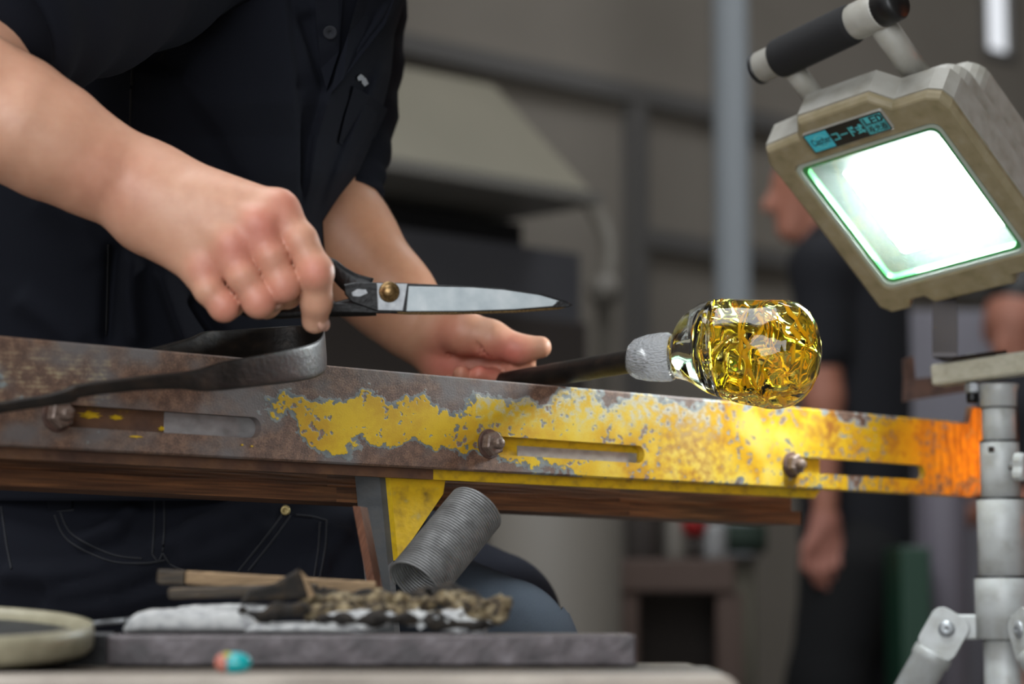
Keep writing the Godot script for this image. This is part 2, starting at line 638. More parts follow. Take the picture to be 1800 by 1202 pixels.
	mat("burnt_edge", Color(), 0.9, 0, [Color(0.05, 0.045, 0.04), Color(0.12, 0.10, 0.08), Color(0.26, 0.20, 0.12)], 14.0, 0.03, 0.06)
	mat("slab_steel", Color(), 0.5, 0.25, [Color(0.17, 0.15, 0.15), Color(0.25, 0.225, 0.23), Color(0.31, 0.28, 0.285), Color(0.40, 0.375, 0.385)], 6.0, 0.02, 0.04)
	mat("enamel", Color(), 0.4, 0, [Color(0.50, 0.475, 0.39), Color(0.67, 0.645, 0.55)], 12.0, 0.02)
	mat("pan_inside", Color(), 0.55, 0.2, [Color(0.13, 0.135, 0.14), Color(0.23, 0.235, 0.24)], 9.0, 0.02)
	mat("teal_glass", Color(0.05, 0.60, 0.62), 0.12)
	mat("pink_glass", Color(0.70, 0.42, 0.36), 0.15)
	mat("yellow_glass", Color(0.62, 0.62, 0.15), 0.15)
	mat("hood_sheet", Color(), 0.55, 0.15, [Color(0.43, 0.41, 0.345), Color(0.48, 0.455, 0.39)], 0.8, 0.01)
	mat("hood_rim", Color(0.46, 0.45, 0.43), 0.5, 0.1)
	mat("kiln", Color(), 0.7, 0.1, [Color(0.27, 0.275, 0.30), Color(0.345, 0.345, 0.36)], 0.8, 0.01)
	mat("kiln_dark", Color(0.03, 0.03, 0.034), 0.9)
	mat("cabinet_grey", Color(0.47, 0.45, 0.42), 0.6)
	mat("stool_brown", Color(0.31, 0.245, 0.215), 0.7)
	mat("dark_brown", Color(0.20, 0.175, 0.16), 0.8)
	mat("red_plastic", Color(0.55, 0.06, 0.07), 0.4)
	mat("pale_plastic", Color(0.50, 0.50, 0.50), 0.45)
	mat("green_plastic", Color(0.05, 0.22, 0.15), 0.5)
	mat("bin_grey", Color(0.46, 0.44, 0.48), 0.55)
	mat("board_grey", Color(0.52, 0.51, 0.545), 0.6)
	mat("olive", Color(0.36, 0.34, 0.29), 0.7)
	mat("hose", Color(0.44, 0.42, 0.385), 0.6)
	mat("dark_shirt", Color(0.085, 0.09, 0.115), 0.9)
	mat("dark_trousers", Color(0.05, 0.052, 0.062), 0.95)
	mat("far_skin", Color.WHITE, 0.6)
	M.far_skin.vertex_color_use_as_albedo = true
	# lamp glass and lit panel
	var g := StandardMaterial3D.new()
	g.resource_name = "lamp_glass"
	g.transparency = BaseMaterial3D.TRANSPARENCY_ALPHA
	g.albedo_color = Color(0.9, 1.0, 0.95, 0.06)
	g.roughness = 0.03
	M.lamp_glass = g
	mat("glass_edge", Color(0.22, 0.50, 0.28), 0.2)
	M.glass_edge.backlight_enabled = true
	M.glass_edge.backlight = Color(0.10, 0.30, 0.14)
	mat("gasket", Color(0.62, 0.66, 0.62), 0.4)
	mat("reflector", Color(0.10, 0.135, 0.115), 0.6)
	var e := mat("led", Color(1, 1, 1), 0.5)
	e.emission_enabled = true
	e.emission = Color(0.96, 0.99, 1.0)
	e.emission_energy_multiplier = 6.0
	var w := mat("daylight", Color(0.9, 0.9, 0.9), 0.5)
	w.emission_enabled = true
	w.emission = Color(0.95, 0.97, 1.0)
	w.emission_energy_multiplier = 0.85
	var fl := mat("furnace_glow", Color(1.0, 0.5, 0.2), 0.8)
	fl.emission_enabled = true
	fl.emission = Color(1.0, 0.42, 0.06)
	fl.emission_energy_multiplier = 30.0
	mat("firebrick", Color(), 0.95, 0, [Color(0.42, 0.34, 0.27), Color(0.62, 0.52, 0.42)], 4.0, 0.03, 0.1)

func wood(key: String, dark: Color, light: Color, scale: float) -> StandardMaterial3D:
	var w := 512
	var b := noise_bytes(w, w, hash(key) % 997, 0.012, 5)
	var fine := noise_bytes(w, w, hash(key) % 983, 0.08, 3)
	var o := PackedByteArray()
	o.resize(w * w * 3)
	var bump := PackedByteArray()
	bump.resize(w * w)
	for y in w:
		for x in w:
			# grain runs along x: the noise is read much faster across than along
			var v := b[(y * 5 % w) * w + x / 3] / 255.0
			var g := fine[(y * 3 % w) * w + x / 12] / 255.0
			var t := clampf(0.5 + 0.9 * (v - 0.5) + 0.8 * (g - 0.5), 0, 1)
			var c := dark.lerp(light, t)
			var i := y * w + x
			o[i * 3] = int(c.r * 255)
			o[i * 3 + 1] = int(c.g * 255)
			o[i * 3 + 2] = int(c.b * 255)
			bump[i] = int(clampf(0.5 + (g - 0.5) + 0.4 * (v - 0.5), 0, 1) * 255)
	var m := StandardMaterial3D.new()
	m.resource_name = key
	m.roughness = 0.62
	m.albedo_texture = ImageTexture.create_from_image(Image.create_from_data(w, w, false, Image.FORMAT_RGB8, o))
	m.heightmap_enabled = true
	m.heightmap_texture = ImageTexture.create_from_image(Image.create_from_data(w, w, false, Image.FORMAT_L8, bump))
	m.heightmap_scale = 0.06
	m.uv1_scale = Vector3(scale, scale, scale)
	M[key] = m
	return m

# ---------------------------------------------------------------- the setting

func wbox(s0: float, s1: float, y0: float, y1: float, n0: float, n1: float) -> Array:   # corners of a box in the room's axes
	return [room(s0, y0, n0), room(s1, y0, n0), room(s1, y1, n0), room(s0, y1, n0), room(s0, y0, n1), room(s1, y0, n1), room(s1, y1, n1), room(s0, y1, n1)]

func build_room() -> void:
	struct("floor", MB.new().hexa(wbox(-7.2, 7.2, -0.2, 0, -0.2, 9.4)), M.floor)
	# the back wall, with the slot of a tall narrow window in it
	var w := MB.new()
	var ws0 := room_hit(1727, 60).x
	var ws1 := room_hit(1778, 60).x
	var wy := room_hit(1752, 104).y
	w.hexa(wbox(-7.2, ws0, 0, 4.6, -0.2, 0)).hexa(wbox(ws1, 7.2, 0, 4.6, -0.2, 0))
	w.hexa(wbox(ws0, ws1, 0, wy, -0.2, 0)).hexa(wbox(ws0, ws1, 3.9, 4.6, -0.2, 0))
	struct("wall_back", w, M.wall)
	var fr := MB.new()
	for s in [ws0 + 0.01, ws1 - 0.01]:
		fr.hexa(wbox(s - 0.012, s + 0.012, wy, 3.9, -0.05, 0.012))
	fr.hexa(wbox(ws0, ws1, wy, wy + 0.03, -0.05, 0.012)).hexa(wbox(ws0, ws1, 3.87, 3.9, -0.05, 0.012))
	var win := thing("window_1", "", "", room((ws0 + ws1) * 0.5, wy, -0.03))
	win.set_meta("kind", "structure")
	part("window_frame", fr.done(win.position), M.girt, win)
	part("window_pane", MB.new().hexa(wbox(ws0 + 0.022, ws1 - 0.022, wy + 0.03, 3.87, -0.022, -0.012)).done(win.position), M.daylight, win)
	var lw := MB.new()                     # the wall with the big open door, behind the camera
	lw.hexa(wbox(-7.2, -7.0, 0, 4.6, 0, 4.4)).hexa(wbox(-7.2, -7.0, 0, 4.6, 8.4, 9.2)).hexa(wbox(-7.2, -7.0, 3.2, 4.6, 4.4, 8.4))
	struct("wall_left", lw, M.wall)
	struct("wall_right", MB.new().hexa(wbox(7.0, 7.2, 0, 4.6, 0, 9.2)), M.wall)
	struct("wall_front", MB.new().hexa(wbox(-7.2, 7.2, 0, 4.6, 9.2, 9.4)), M.wall)
	# the roof, with a roof light that lies above the bench
	var rc := Vector3(-1.5, 0, -1.6) - WALL0
	var rs := rc.dot(U)
	var rn := rc.dot(N)
	var c := MB.new()
	var q0 := rs - 1.6
	var q1 := rs + 1.6
	c.hexa(wbox(-7.2, q0, 4.6, 4.8, 3.1, 9.4)).hexa(wbox(q1, 7.2, 4.6, 4.8, 3.1, 9.4))
	c.hexa(wbox(q0, q1, 4.6, 4.8, 3.1, rn - 1.6)).hexa(wbox(q0, q1, 4.6, 4.8, rn + 1.6, 9.4))
	c.hexa(wbox(-7.2, -1.1, 4.6, 4.8, -0.2, 3.1)).hexa(wbox(0.7, 7.2, 4.6, 4.8, -0.2, 3.1))
	c.hexa(wbox(-1.1, 0.7, 4.6, 4.8, -0.2, 1.3))
	struct("ceiling", c, M.ceiling)
	struct("window_2", MB.new().hexa(wbox(q0, q1, 4.66, 4.68, rn - 1.6, rn + 1.6)), M.daylight)
	struct("added_window_3", MB.new().hexa(wbox(-1.1, 0.7, 4.66, 4.68, 1.3, 3.1)), M.daylight)  # unseen glowing roof panel, added to go with the rear fill
	# girts and a stud on the back wall
	var a := room_hit(700, 82)
	struct("trim_1", MB.new().hexa(wbox(-6.9, 6.9, a.y - 0.028, a.y + 0.028, 0, 0.05)), M.girt)
	a = room_hit(1180, 430)
	var b := room_hit(1108, 410)
	struct("trim_2", MB.new().hexa(wbox(b.x, 6.9, a.y - 0.028, a.y + 0.028, 0, 0.05)), M.girt)
	var top := room_hit(700, 82).y - 0.028
	struct("trim_3", MB.new().hexa(wbox(b.x - 0.035, b.x + 0.035, 0, top, 0, 0.045)), M.girt)
	# the pipe column in front of the wall
	var p := P(1289, 600, 6.7)
	var col := MB.new()
	col.lathe([Vector2(0.0, 0), Vector2(0.09, 0), Vector2(0.09, 0.012), Vector2(0.052, 0.014), Vector2(0.052, 4.6)], Vector3(p.x, 0, p.z), Vector3.UP, 32)
	var o := struct("column", col, M.column)
	o.name = "trim_4"

func room_hit(px: float, py: float) -> Vector2:          # (along, up) where a pixel's ray meets the back wall
	room(0, 0, 0)
	var r := CAM * Vector3((px - 900.0) / FPX, -(py - 601.0) / FPX, -1.0)
	var t := (WALL0 - EYE).dot(N) / r.dot(N)
	var w := EYE + r * t - WALL0
	return Vector2(w.dot(U), w.y)

# ---------------------------------------------------------------- the bench

const RAIL_L := 1.14
const RAIL_H := 0.0752
const RAIL_S0 := -0.06

func rail_textures() -> StandardMaterial3D:
	var W := 2048
	var H := 160
	var ks := [-0.06, 0.0, 0.1, 0.2, 0.245, 0.27, 0.35, 0.40, 0.43, 0.5, 0.56, 0.65, 0.8, 0.87, 0.92, 1.0, 1.08, 1.14]
	var kv := [0.0, 0.2, 0.45, 0.7, 0.88, 1.0]
	var cov := [
		[-.6, -.4, -.5, -.6, -.6, -.6], [-.6, -.4, -.5, -.6, -.6, -.6], [-.6, -.5, -.6, -.6, -.6, -.6], [-.7, -.7, -.7, -.7, -.6, -.7], [-.7, -.7, -.22, -.6, -.7, -.7],
		[-.7, -.55, .55, .60, -.05, -.7], [-.7, -.5, .6, .40, -.40, -.7], [-.7, -.40, .40, .10, -.5, -.7], [-.7, -.22, .28, .20, -.45, -.7], [-.55, .08, .5, .5, .15, -.3],
		[-.3, .24, .5, .55, .45, .15], [-.15, .3, .5, .5, .45, .15], [0.0, .4, .5, .5, .4, .05], [.1, .35, .4, .25, .3, .2], [-.2, .1, .25, .0, .2, .2],
		[.1, .5, .6, .5, .35, .3], [.1, .5, .5, .4, .2, .0], [0, .3, .4, .2, -.1, -.2]]
	var n1 := noise_bytes(W, H, 5, 0.012, 4, FastNoiseLite.TYPE_SIMPLEX_SMOOTH, false)
	var n2 := noise_bytes(W, H, 6, 0.05, 3, FastNoiseLite.TYPE_SIMPLEX_SMOOTH, false)
	var n3 := noise_bytes(W, H, 7, 0.3, 2, FastNoiseLite.TYPE_SIMPLEX_SMOOTH, false)
	var n4 := noise_bytes(W, H, 8, 0.007, 3, FastNoiseLite.TYPE_SIMPLEX_SMOOTH, false)
	var colr := PackedByteArray()
	colr.resize(W * H * 3)
	var hgt := PackedByteArray()
	hgt.resize(W * H)
	var rgh := PackedByteArray()
	rgh.resize(W * H)
	var yel := [Color(0.67, 0.49, 0.07), Color(0.80, 0.665, 0.10)]
	var col_cov := PackedFloat32Array()
	col_cov.resize(6)
	for x in W:
		var s := RAIL_S0 + (RAIL_L - RAIL_S0) * x / W
		var j := 0
		while j < ks.size() - 2 and s > ks[j + 1]:
			j += 1
		var t: float = (s - ks[j]) / (ks[j + 1] - ks[j])
		t = t * t * (3.0 - 2.0 * t)
		for r in 6:
			col_cov[r] = lerpf(cov[j][r], cov[j + 1][r], t)
		var stain := exp(-pow((s - 0.895) / 0.014, 2.0)) + 0.9 * exp(-pow((s - 0.70) / 0.05, 2.0)) + smoothstep(1.04, 1.14, s)
		for y in H:
			var v := (y + 0.5) / H
			var r := 0
			while r < 4 and v > kv[r + 1]:
				r += 1
			var i := y * W + x
			var a := n1[i] / 127.5 - 1.0
			var b := n2[i] / 127.5 - 1.0
			var d := n3[i] / 127.5 - 1.0
			var e := n4[i] / 127.5 - 1.0
			var m: float = lerpf(col_cov[r], col_cov[r + 1], (v - kv[r]) / (kv[r + 1] - kv[r])) + 0.50 * a + 0.20 * b + 0.05 * d
			if m > 0.15:                                 # small chips inside the paint
				m = minf(m, 0.50 - b * 0.9 + 0.45 * e + 0.12 * d)
			var c: Color
			var h := 0.5
			var ro := 0.5
			if m > 0.0:
				c = yel[0].lerp(yel[1], clampf(0.70 + 0.5 * e + 0.2 * b + 0.15 * d, 0, 1))
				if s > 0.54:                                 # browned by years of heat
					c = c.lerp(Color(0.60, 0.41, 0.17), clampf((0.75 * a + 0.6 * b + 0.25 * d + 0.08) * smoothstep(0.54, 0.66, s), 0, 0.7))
				if s > 0.5:                                  # worn middle, paled further: floodlight wash put into the colour
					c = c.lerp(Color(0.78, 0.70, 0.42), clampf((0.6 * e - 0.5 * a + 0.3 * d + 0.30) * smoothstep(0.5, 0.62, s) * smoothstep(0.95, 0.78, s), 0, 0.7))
				var st := clampf(stain * (0.55 - 0.5 * v + 0.5 * b + 0.25 * e), 0, 0.75)
				c = c.lerp(Color(0.47, 0.27, 0.12), st)
				if s > 1.03:                                 # streaks down the scorched end
					c = c.lerp(Color(0.30, 0.17, 0.10), clampf((n2[(y / 6) * W + x] / 127.5 - 1.0) * 1.6 * smoothstep(1.03, 1.10, s) + 0.1, 0, 0.85))
				if s > 0.44 and s < 0.74 and v < 0.62:         # rubbed pale where the pipes roll, plus painted-in floodlight glare
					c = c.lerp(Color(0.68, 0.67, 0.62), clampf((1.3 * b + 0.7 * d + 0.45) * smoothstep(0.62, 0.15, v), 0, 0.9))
				h = 0.78 + 0.04 * d
				ro = 0.42
			elif m > -0.17:
				c = Color(0.36, 0.39, 0.40).lerp(Color(0.52, 0.54, 0.53), clampf(0.4 + 0.6 * b + (0.5 if s > 0.44 and v < 0.4 else 0.0), 0, 1))
				h = 0.55 + 0.03 * d
				ro = 0.45
			else:
				c = Color(0.30, 0.225, 0.19).lerp(Color(0.50, 0.385, 0.31), clampf(0.5 + 0.5 * b + 0.6 * d, 0, 1))
				c = c.lerp(Color(0.40, 0.385, 0.385), clampf(0.30 + 1.1 * e + 0.5 * a, 0, 0.85))
				if s < 0.09 and v < 0.6:                       # worn pale scratches at the near end
					c = c.lerp(Color(0.60, 0.56, 0.44), clampf((0.35 * d + 0.9 * b - 0.05 + 0.35 * sin(y * 0.9 + x * 0.05)) * (1.0 - absf(v - 0.35) * 2.6), 0, 0.8))
				h = 0.35 + 0.16 * d + 0.04 * b
				ro = 0.6
			colr[i * 3] = int(c.r * 255)
			colr[i * 3 + 1] = int(c.g * 255)
			colr[i * 3 + 2] = int(c.b * 255)
			hgt[i] = int(clampf(h, 0, 1) * 255)
			rgh[i] = int(ro * 255)
	var m := StandardMaterial3D.new()
	m.resource_name = "rail_paint"
	m.albedo_texture = ImageTexture.create_from_image(Image.create_from_data(W, H, false, Image.FORMAT_RGB8, colr))
	m.roughness = 1.0
	m.roughness_texture = ImageTexture.create_from_image(Image.create_from_data(W, H, false, Image.FORMAT_L8, rgh))
	m.metallic = 0.05
	m.heightmap_enabled = true
	m.heightmap_texture = ImageTexture.create_from_image(Image.create_from_data(W, H, false, Image.FORMAT_L8, hgt))
	m.heightmap_scale = 0.045
	return m

func rail_uv(p: Vector3) -> Vector2:
	var w := p - O
	return Vector2((w.dot(U) - RAIL_S0) / (RAIL_L - RAIL_S0), clampf(-w.y / RAIL_H, 0.004, 0.996))

func beam_uv(p: Vector3) -> Vector2:                      # along, and round the section
	var w := p - O
	return Vector2(w.dot(U), (w.y + w.dot(N)) * 1.0)

func build_bench() -> void:
	var b := thing("workbench", "glassblower's bench with a slotted steel rail in worn yellow paint and rust", "workbench", Vector3(rl(0.4, 0, -0.03).x, 0, rl(0.4, 0, -0.03).z))
	var og := b.position
	# the slotted plate: columns along the rail, each column a span above and one below a slot
	var slots := [[0.040, 0.2235, -0.0516, 0.0078], [0.450, 0.6380, -0.0532, 0.0076], [0.832, 1.038, -0.0532, 0.0072]]
	var xs := [RAIL_S0]
	var x := RAIL_S0
	while x < RAIL_L - 0.011:
		x += 0.01
		xs.append(x)
	for sl in slots:
		for k in 9:
			var a := PI / 2 * k / 8.0
			xs.append(sl[0] + sl[3] * (1.0 - sin(a)))
			xs.append(sl[1] - sl[3] * (1.0 - sin(a)))
	xs.append(RAIL_L)
	xs.sort()
	var th := -0.007
	var ch := 0.0014
	var t := PackedVector3Array()
	for i in xs.size() - 1:
		var s0: float = xs[i]
		var s1: float = xs[i + 1]
		if s1 - s0 < 1e-6:
			continue
		var sp0 := [[-RAIL_H, 0.0]]
		var sp1 := [[-RAIL_H, 0.0]]
		for sl in slots:
			if s0 >= sl[0] - 1e-7 and s1 <= sl[1] + 1e-7:
				var g := func(s: float) -> float:
					var e := minf(s - sl[0], sl[1] - s)
					return sl[3] if e >= sl[3] else sqrt(maxf(sl[3] * sl[3] - (sl[3] - e) * (sl[3] - e), 0.0))
				sp0 = [[-RAIL_H, sl[2] - g.call(s0)], [sl[2] + g.call(s0), 0.0]]
				sp1 = [[-RAIL_H, sl[2] - g.call(s1)], [sl[2] + g.call(s1), 0.0]]
		for k in sp0.size():
			var lo0: float = sp0[k][0]
			var hi0: float = sp0[k][1]
			var lo1: float = sp1[k][0]
			var hi1: float = sp1[k][1]
			var cb := ch if k == 0 else 0.0
			var ct := ch if k == sp0.size() - 1 else 0.0
			MB.q(t, rl(s0, hi0 - ct, 0), rl(s1, hi1 - ct, 0), rl(s1, lo1 + cb, 0), rl(s0, lo0 + cb, 0))
			MB.q(t, rl(s1, hi1, th), rl(s0, hi0, th), rl(s0, lo0, th), rl(s1, lo1, th))
			MB.q(t, rl(s0, hi0, th), rl(s1, hi1, th), rl(s1, hi1, -ct), rl(s0, hi0, -ct))
			MB.q(t, rl(s0, lo0, -cb), rl(s1, lo1, -cb), rl(s1, lo1, th), rl(s0, lo0, th))
			if ct > 0.0:
				MB.q(t, rl(s0, hi0, -ct), rl(s1, hi1, -ct), rl(s1, hi1 - ct, 0), rl(s0, hi0 - ct, 0))
			if cb > 0.0:
				MB.q(t, rl(s0, lo0 + cb, 0), rl(s1, lo1 + cb, 0), rl(s1, lo1, -cb), rl(s0, lo0, -cb))
	for s in [RAIL_S0, RAIL_L]:
		MB.q(t, rl(s, 0, 0), rl(s, 0, th), rl(s, -RAIL_H, th), rl(s, -RAIL_H, 0))
	var mb := MB.new()
	mb.uv_fn = rail_uv
	mb.add(t, false)
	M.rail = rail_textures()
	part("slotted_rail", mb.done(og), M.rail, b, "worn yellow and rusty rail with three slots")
	# the stop that stands up at the far end
	mb = MB.new()
	mb.uv_fn = rail_uv
	mb.hexa([rl(1.112, -0.002, 0.0), rl(RAIL_L, -0.002, 0.0), rl(RAIL_L, 0.016, 0.0), rl(1.118, 0.016, 0.0), rl(1.112, -0.002, th), rl(RAIL_L, -0.002, th), rl(RAIL_L, 0.016, th), rl(1.118, 0.016, th)])
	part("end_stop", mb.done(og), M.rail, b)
	# the fixed flat behind it, a lip of which shows below the plate
	mb = MB.new()
	mb.uv_fn = func(p: Vector3) -> Vector2: return Vector2((p - O).dot(U) * 3.0, (p - O).y * 3.0)
	var e0 := 0.402
	mb.hexa([rl(RAIL_S0, -0.01, -0.0085), rl(e0, -0.01, -0.0085), rl(e0, -0.083, -0.0085), rl(RAIL_S0, -0.083, -0.0085), rl(RAIL_S0, -0.01, -0.015), rl(e0, -0.01, -0.015), rl(e0, -0.083, -0.015), rl(RAIL_S0, -0.083, -0.015)])
	part("backing_flat", mb.done(og), M.rust_flecked, b, "rusty brown steel flat behind the slots")
	mb = MB.new()
	var pts := [[e0, -0.01], [0.878, -0.01], [0.886, -0.02], [0.886, -0.076], [0.878, -0.083], [e0, -0.083]]
	var pl := PackedVector2Array()
	for p in pts:
		pl.append(Vector2(p[0], p[1]))
	mb.prism(pl, Transform3D(Basis(U, Vector3.UP, N), O), -0.015, -0.0085)
	part("backing_flat", mb.done(og), M.yellow_paint, b, "yellow painted steel flat behind the slots")
	# pale strips of bare metal that show in the slots
	mb = MB.new().box(Transform3D(Basis(U, Vector3.UP, N), rl(0.183, -0.0516, -0.0079)), Vector3(0.082, 0.0155, 0.0012))
	part("slot_liner", mb.done(og), M.bare_steel, b, "bare pale metal in the near slot")
	mb = MB.new().box(Transform3D(Basis(U, Vector3.UP, N), rl(0.565, -0.0560, -0.0079)), Vector3(0.142, 0.0085, 0.0012))
	part("slot_liner", mb.done(og), M.bare_steel, b, "bare pale metal in the middle slot")
	# flakes of old yellow paint left on the metal in and round the near slot
	for q in [[0.0690, -0.0495, 0.022, 0.0058, -0.0083], [0.0910, -0.0500, 0.014, 0.0040, -0.0083], [0.1300, -0.0560, 0.007, 0.0036, -0.0083], [0.1020, -0.0635, 0.013, 0.0020, 0.0002], [0.1960, -0.0650, 0.003, 0.0016, 0.0002], [0.2050, -0.0655, 0.0025, 0.0016, 0.0002]]:
		var flake := PackedVector2Array()
		for i in 18:
			var an := TAU * i / 18
			var wob := 0.75 + 0.25 * sin(i * 2.4 + q[0] * 300.0) + 0.15 * sin(i * 4.1)
			flake.append(Vector2(cos(an) * q[2] * 0.5 * wob, sin(an) * q[3] * 0.5 * wob))
		part("paint_flake", MB.new().prism(flake, Transform3D(Basis(U, Vector3.UP, N), rl(q[0] + 0.01, q[1], q[4])), -0.0004, 0.0002).done(og), M.yellow_paint, b, "small flake of yellow paint")
	# bolts
	for q in [[0.0465, -0.0515], [0.4545, -0.0525], [0.8345, -0.0540]]:
		var c := rl(q[0], q[1], 0)
		var bolt := Node3D.new()
		bolt.name = "bolt"
		b.add_child(bolt, true)
		bolt.position = c - og
		part("washer", MB.new().lathe([Vector2(0.004, 0), Vector2(0.0122, 0), Vector2(0.0122, 0.0012), Vector2(0.0115, 0.0020), Vector2(0.004, 0.0020)], Vector3.ZERO, N, 28, false).done(), M.rust, bolt)
		var hexp := PackedVector2Array()
		for k in 6:
			hexp.append(Vector2(cos(TAU * k / 6 + 0.35), sin(TAU * k / 6 + 0.35)) * 0.0100)
		part("nut", MB.new().prism(hexp, Transform3D(Basis(U, Vector3.UP, N), Vector3.ZERO), 0.002, 0.0095, 0.0013).done(), M.bolt_steel, bolt)
		var prof := [Vector2(0.0, -0.012), Vector2(0.0048, -0.012)]
		for k in 5:
			prof.append(Vector2(0.0048, 0.0085 + 0.0012 * k))
			prof.append(Vector2(0.0043, 0.0091 + 0.0012 * k))
		prof.append_array([Vector2(0.0040, 0.0152), Vector2(0.0030, 0.0160), Vector2(0.0, 0.0162)])
		part("stud", MB.new().lathe(prof, Vector3.ZERO, N, 20).done(), M.bolt_steel, bolt)
	# the timber under the rail
	var bz := -0.046
	for q in [[-0.06, -0.0868, -0.06, -0.0940, bz - 0.012], [-0.0868, -0.0984, -0.0940, -0.1064, bz]]:
		mb = MB.new()
		mb.uv_fn = beam_uv
		var k: float = q[4]
		mb.hexa([rl(-0.08, q[0], k), rl(0.903, q[2], k), rl(0.903, q[3], k), rl(-0.08, q[1], k), rl(-0.08, q[0], bz - 0.055), rl(0.903, q[2], bz - 0.055), rl(0.903, q[3], bz - 0.055), rl(-0.08, q[1], bz - 0.055)])
		part("beam", mb.done(og), M.beam_wood, b, "brown timber under the rail")
	# the post: a grey web and a yellow gusset
	mb = MB.new()
	var T := func(px: float, py: float, n: float) -> Vector3:
		var r := CAM * Vector3((px - 900.0) / FPX, -(py - 601.0) / FPX, -1.0)
		var tt := (O + N * n - EYE).dot(N) / r.dot(N)
		return EYE + r * tt
	var g0: Vector3 = T.call(684, 818, -0.016)
	var g1: Vector3 = T.call(786, 824, -0.016)
	var g2: Vector3 = T.call(779, 868, -0.016)
	var g3: Vector3 = T.call(700, 985, -0.016)
	var fr := [g0, g1, g2, g3]
	var bk := []
	for p in fr:
		bk.append(p - N * 0.006)
	part("gusset", MB.new().hexa(fr + bk).done(og), M.yellow_paint, b, "yellow painted gusset plate")
	var lean: Vector3 = (g3 - g0)
	var foot := g0 + lean * 4.2
	foot = g0 + lean * ((g0.y - 0.0) / -lean.y)
	var w0 := g0 - N * 0.006
	var side := -N * 0.023 - U * 0.006
	part("post", MB.new().hexa([w0, w0 - U * 0.006, w0 - U * 0.006 + side, w0 + side, foot - N * 0.006, foot - N * 0.006 - U * 0.006, foot - N * 0.006 - U * 0.006 + side, foot - N * 0.006 + side]).done(og), M.grey_painted_steel, b, "dark grey steel post leaning under the rail")
	# what carries the far side, below the frame: a second leg, the seat board
	part("leg", MB.new().hexa([rl(-0.05, -0.1, -0.04), rl(-0.01, -0.1, -0.04), rl(-0.01, -0.1, -0.078), rl(-0.05, -0.1, -0.078), rl(-0.05, -0.8034, -0.04), rl(-0.01, -0.8034, -0.04), rl(-0.01, -0.8034, -0.078), rl(-0.05, -0.8034, -0.078)]).done(og), M.rusty_dark, b)
	part("seat_board", MB.new().box(Transform3D(Basis(U, Vector3.UP, N), rl(0.05, -0.335, -0.42)), Vector3(0.5, 0.04, 0.42), 0.004).done(og), M.beam_wood, b)
	for q in [[-0.15, -0.6], [0.25, -0.6], [-0.15, -0.24], [0.25, -0.24]]:
		part("seat_leg", MB.new().bar(rl(q[0], -0.355, q[1]), rl(q[0], -0.8034, q[1]), 0.04, 0.04, U).done(og), M.rusty_dark, b)

# ---------------------------------------------------------------- the floodlight

const LAMP := Vector3(0.35729938965, 0.97303217654, -2.07350714419)

func cast(poly: PackedVector2Array, a: float) -> Vector2:       # where a ray from the origin leaves an outline
	var d := Vector2(cos(a), sin(a))
	var best := 0.0
	for i in poly.size():
		var p := poly[i]
		var e := poly[(i + 1) % poly.size()] - p
		var den := d.cross(e)
		if absf(den) < 1e-9:
			continue
		var t := p.cross(e) / den
		var u := p.cross(d) / den
		if t > best and u >= -1e-6 and u <= 1.000001:
			best = t
	return d * best

func frame_rings(outer: PackedVector2Array, inner: PackedVector2Array, lay: Array) -> Array:   # lay: [0 outer .. 1 inner, inset, z]
	var an := []
	for p in outer:
		an.append(p.angle())
	for p in inner:
		an.append(p.angle())
	for k in 48:
		an.append(-PI + TAU * (k + 0.5) / 48)
	an.sort()
	var rings := []
	for l in lay:
		var r := PackedVector3Array()
		for a in an:
			var p := cast(outer if l[0] == 0 else inner, a)
			p -= p.normalized() * l[1]
			r.append(Vector3(p.x, p.y, l[2]))
		rings.append(r)
	return rings

static func pen(im: Image, pts: Array, at: Vector2, size: Vector2, w: float, c: Color) -> void:   # a stroke of a letter
	for i in pts.size() - 1:
		var a := Vector2(at.x + pts[i][0] * size.x, at.y + pts[i][1] * size.y)
		var b := Vector2(at.x + pts[i + 1][0] * size.x, at.y + pts[i + 1][1] * size.y)
		var x0 := maxi(int(minf(a.x, b.x) - w - 1), 0)
		var x1 := mini(int(maxf(a.x, b.x) + w + 2), im.get_width())
		var y0 := maxi(int(minf(a.y, b.y) - w - 1), 0)
		var y1 := mini(int(maxf(a.y, b.y) + w + 2), im.get_height())
		for y in range(y0, y1):
			for x in range(x0, x1):
				var p := Vector2(x, y)
				var q := Geometry2D.get_closest_point_to_segment(p, a, b)
				if maxf(absf(p.x - q.x), absf(p.y - q.y)) < w * 0.93 and p.distance_to(q) < w * 1.25:
					im.set_pixel(x, y, c)

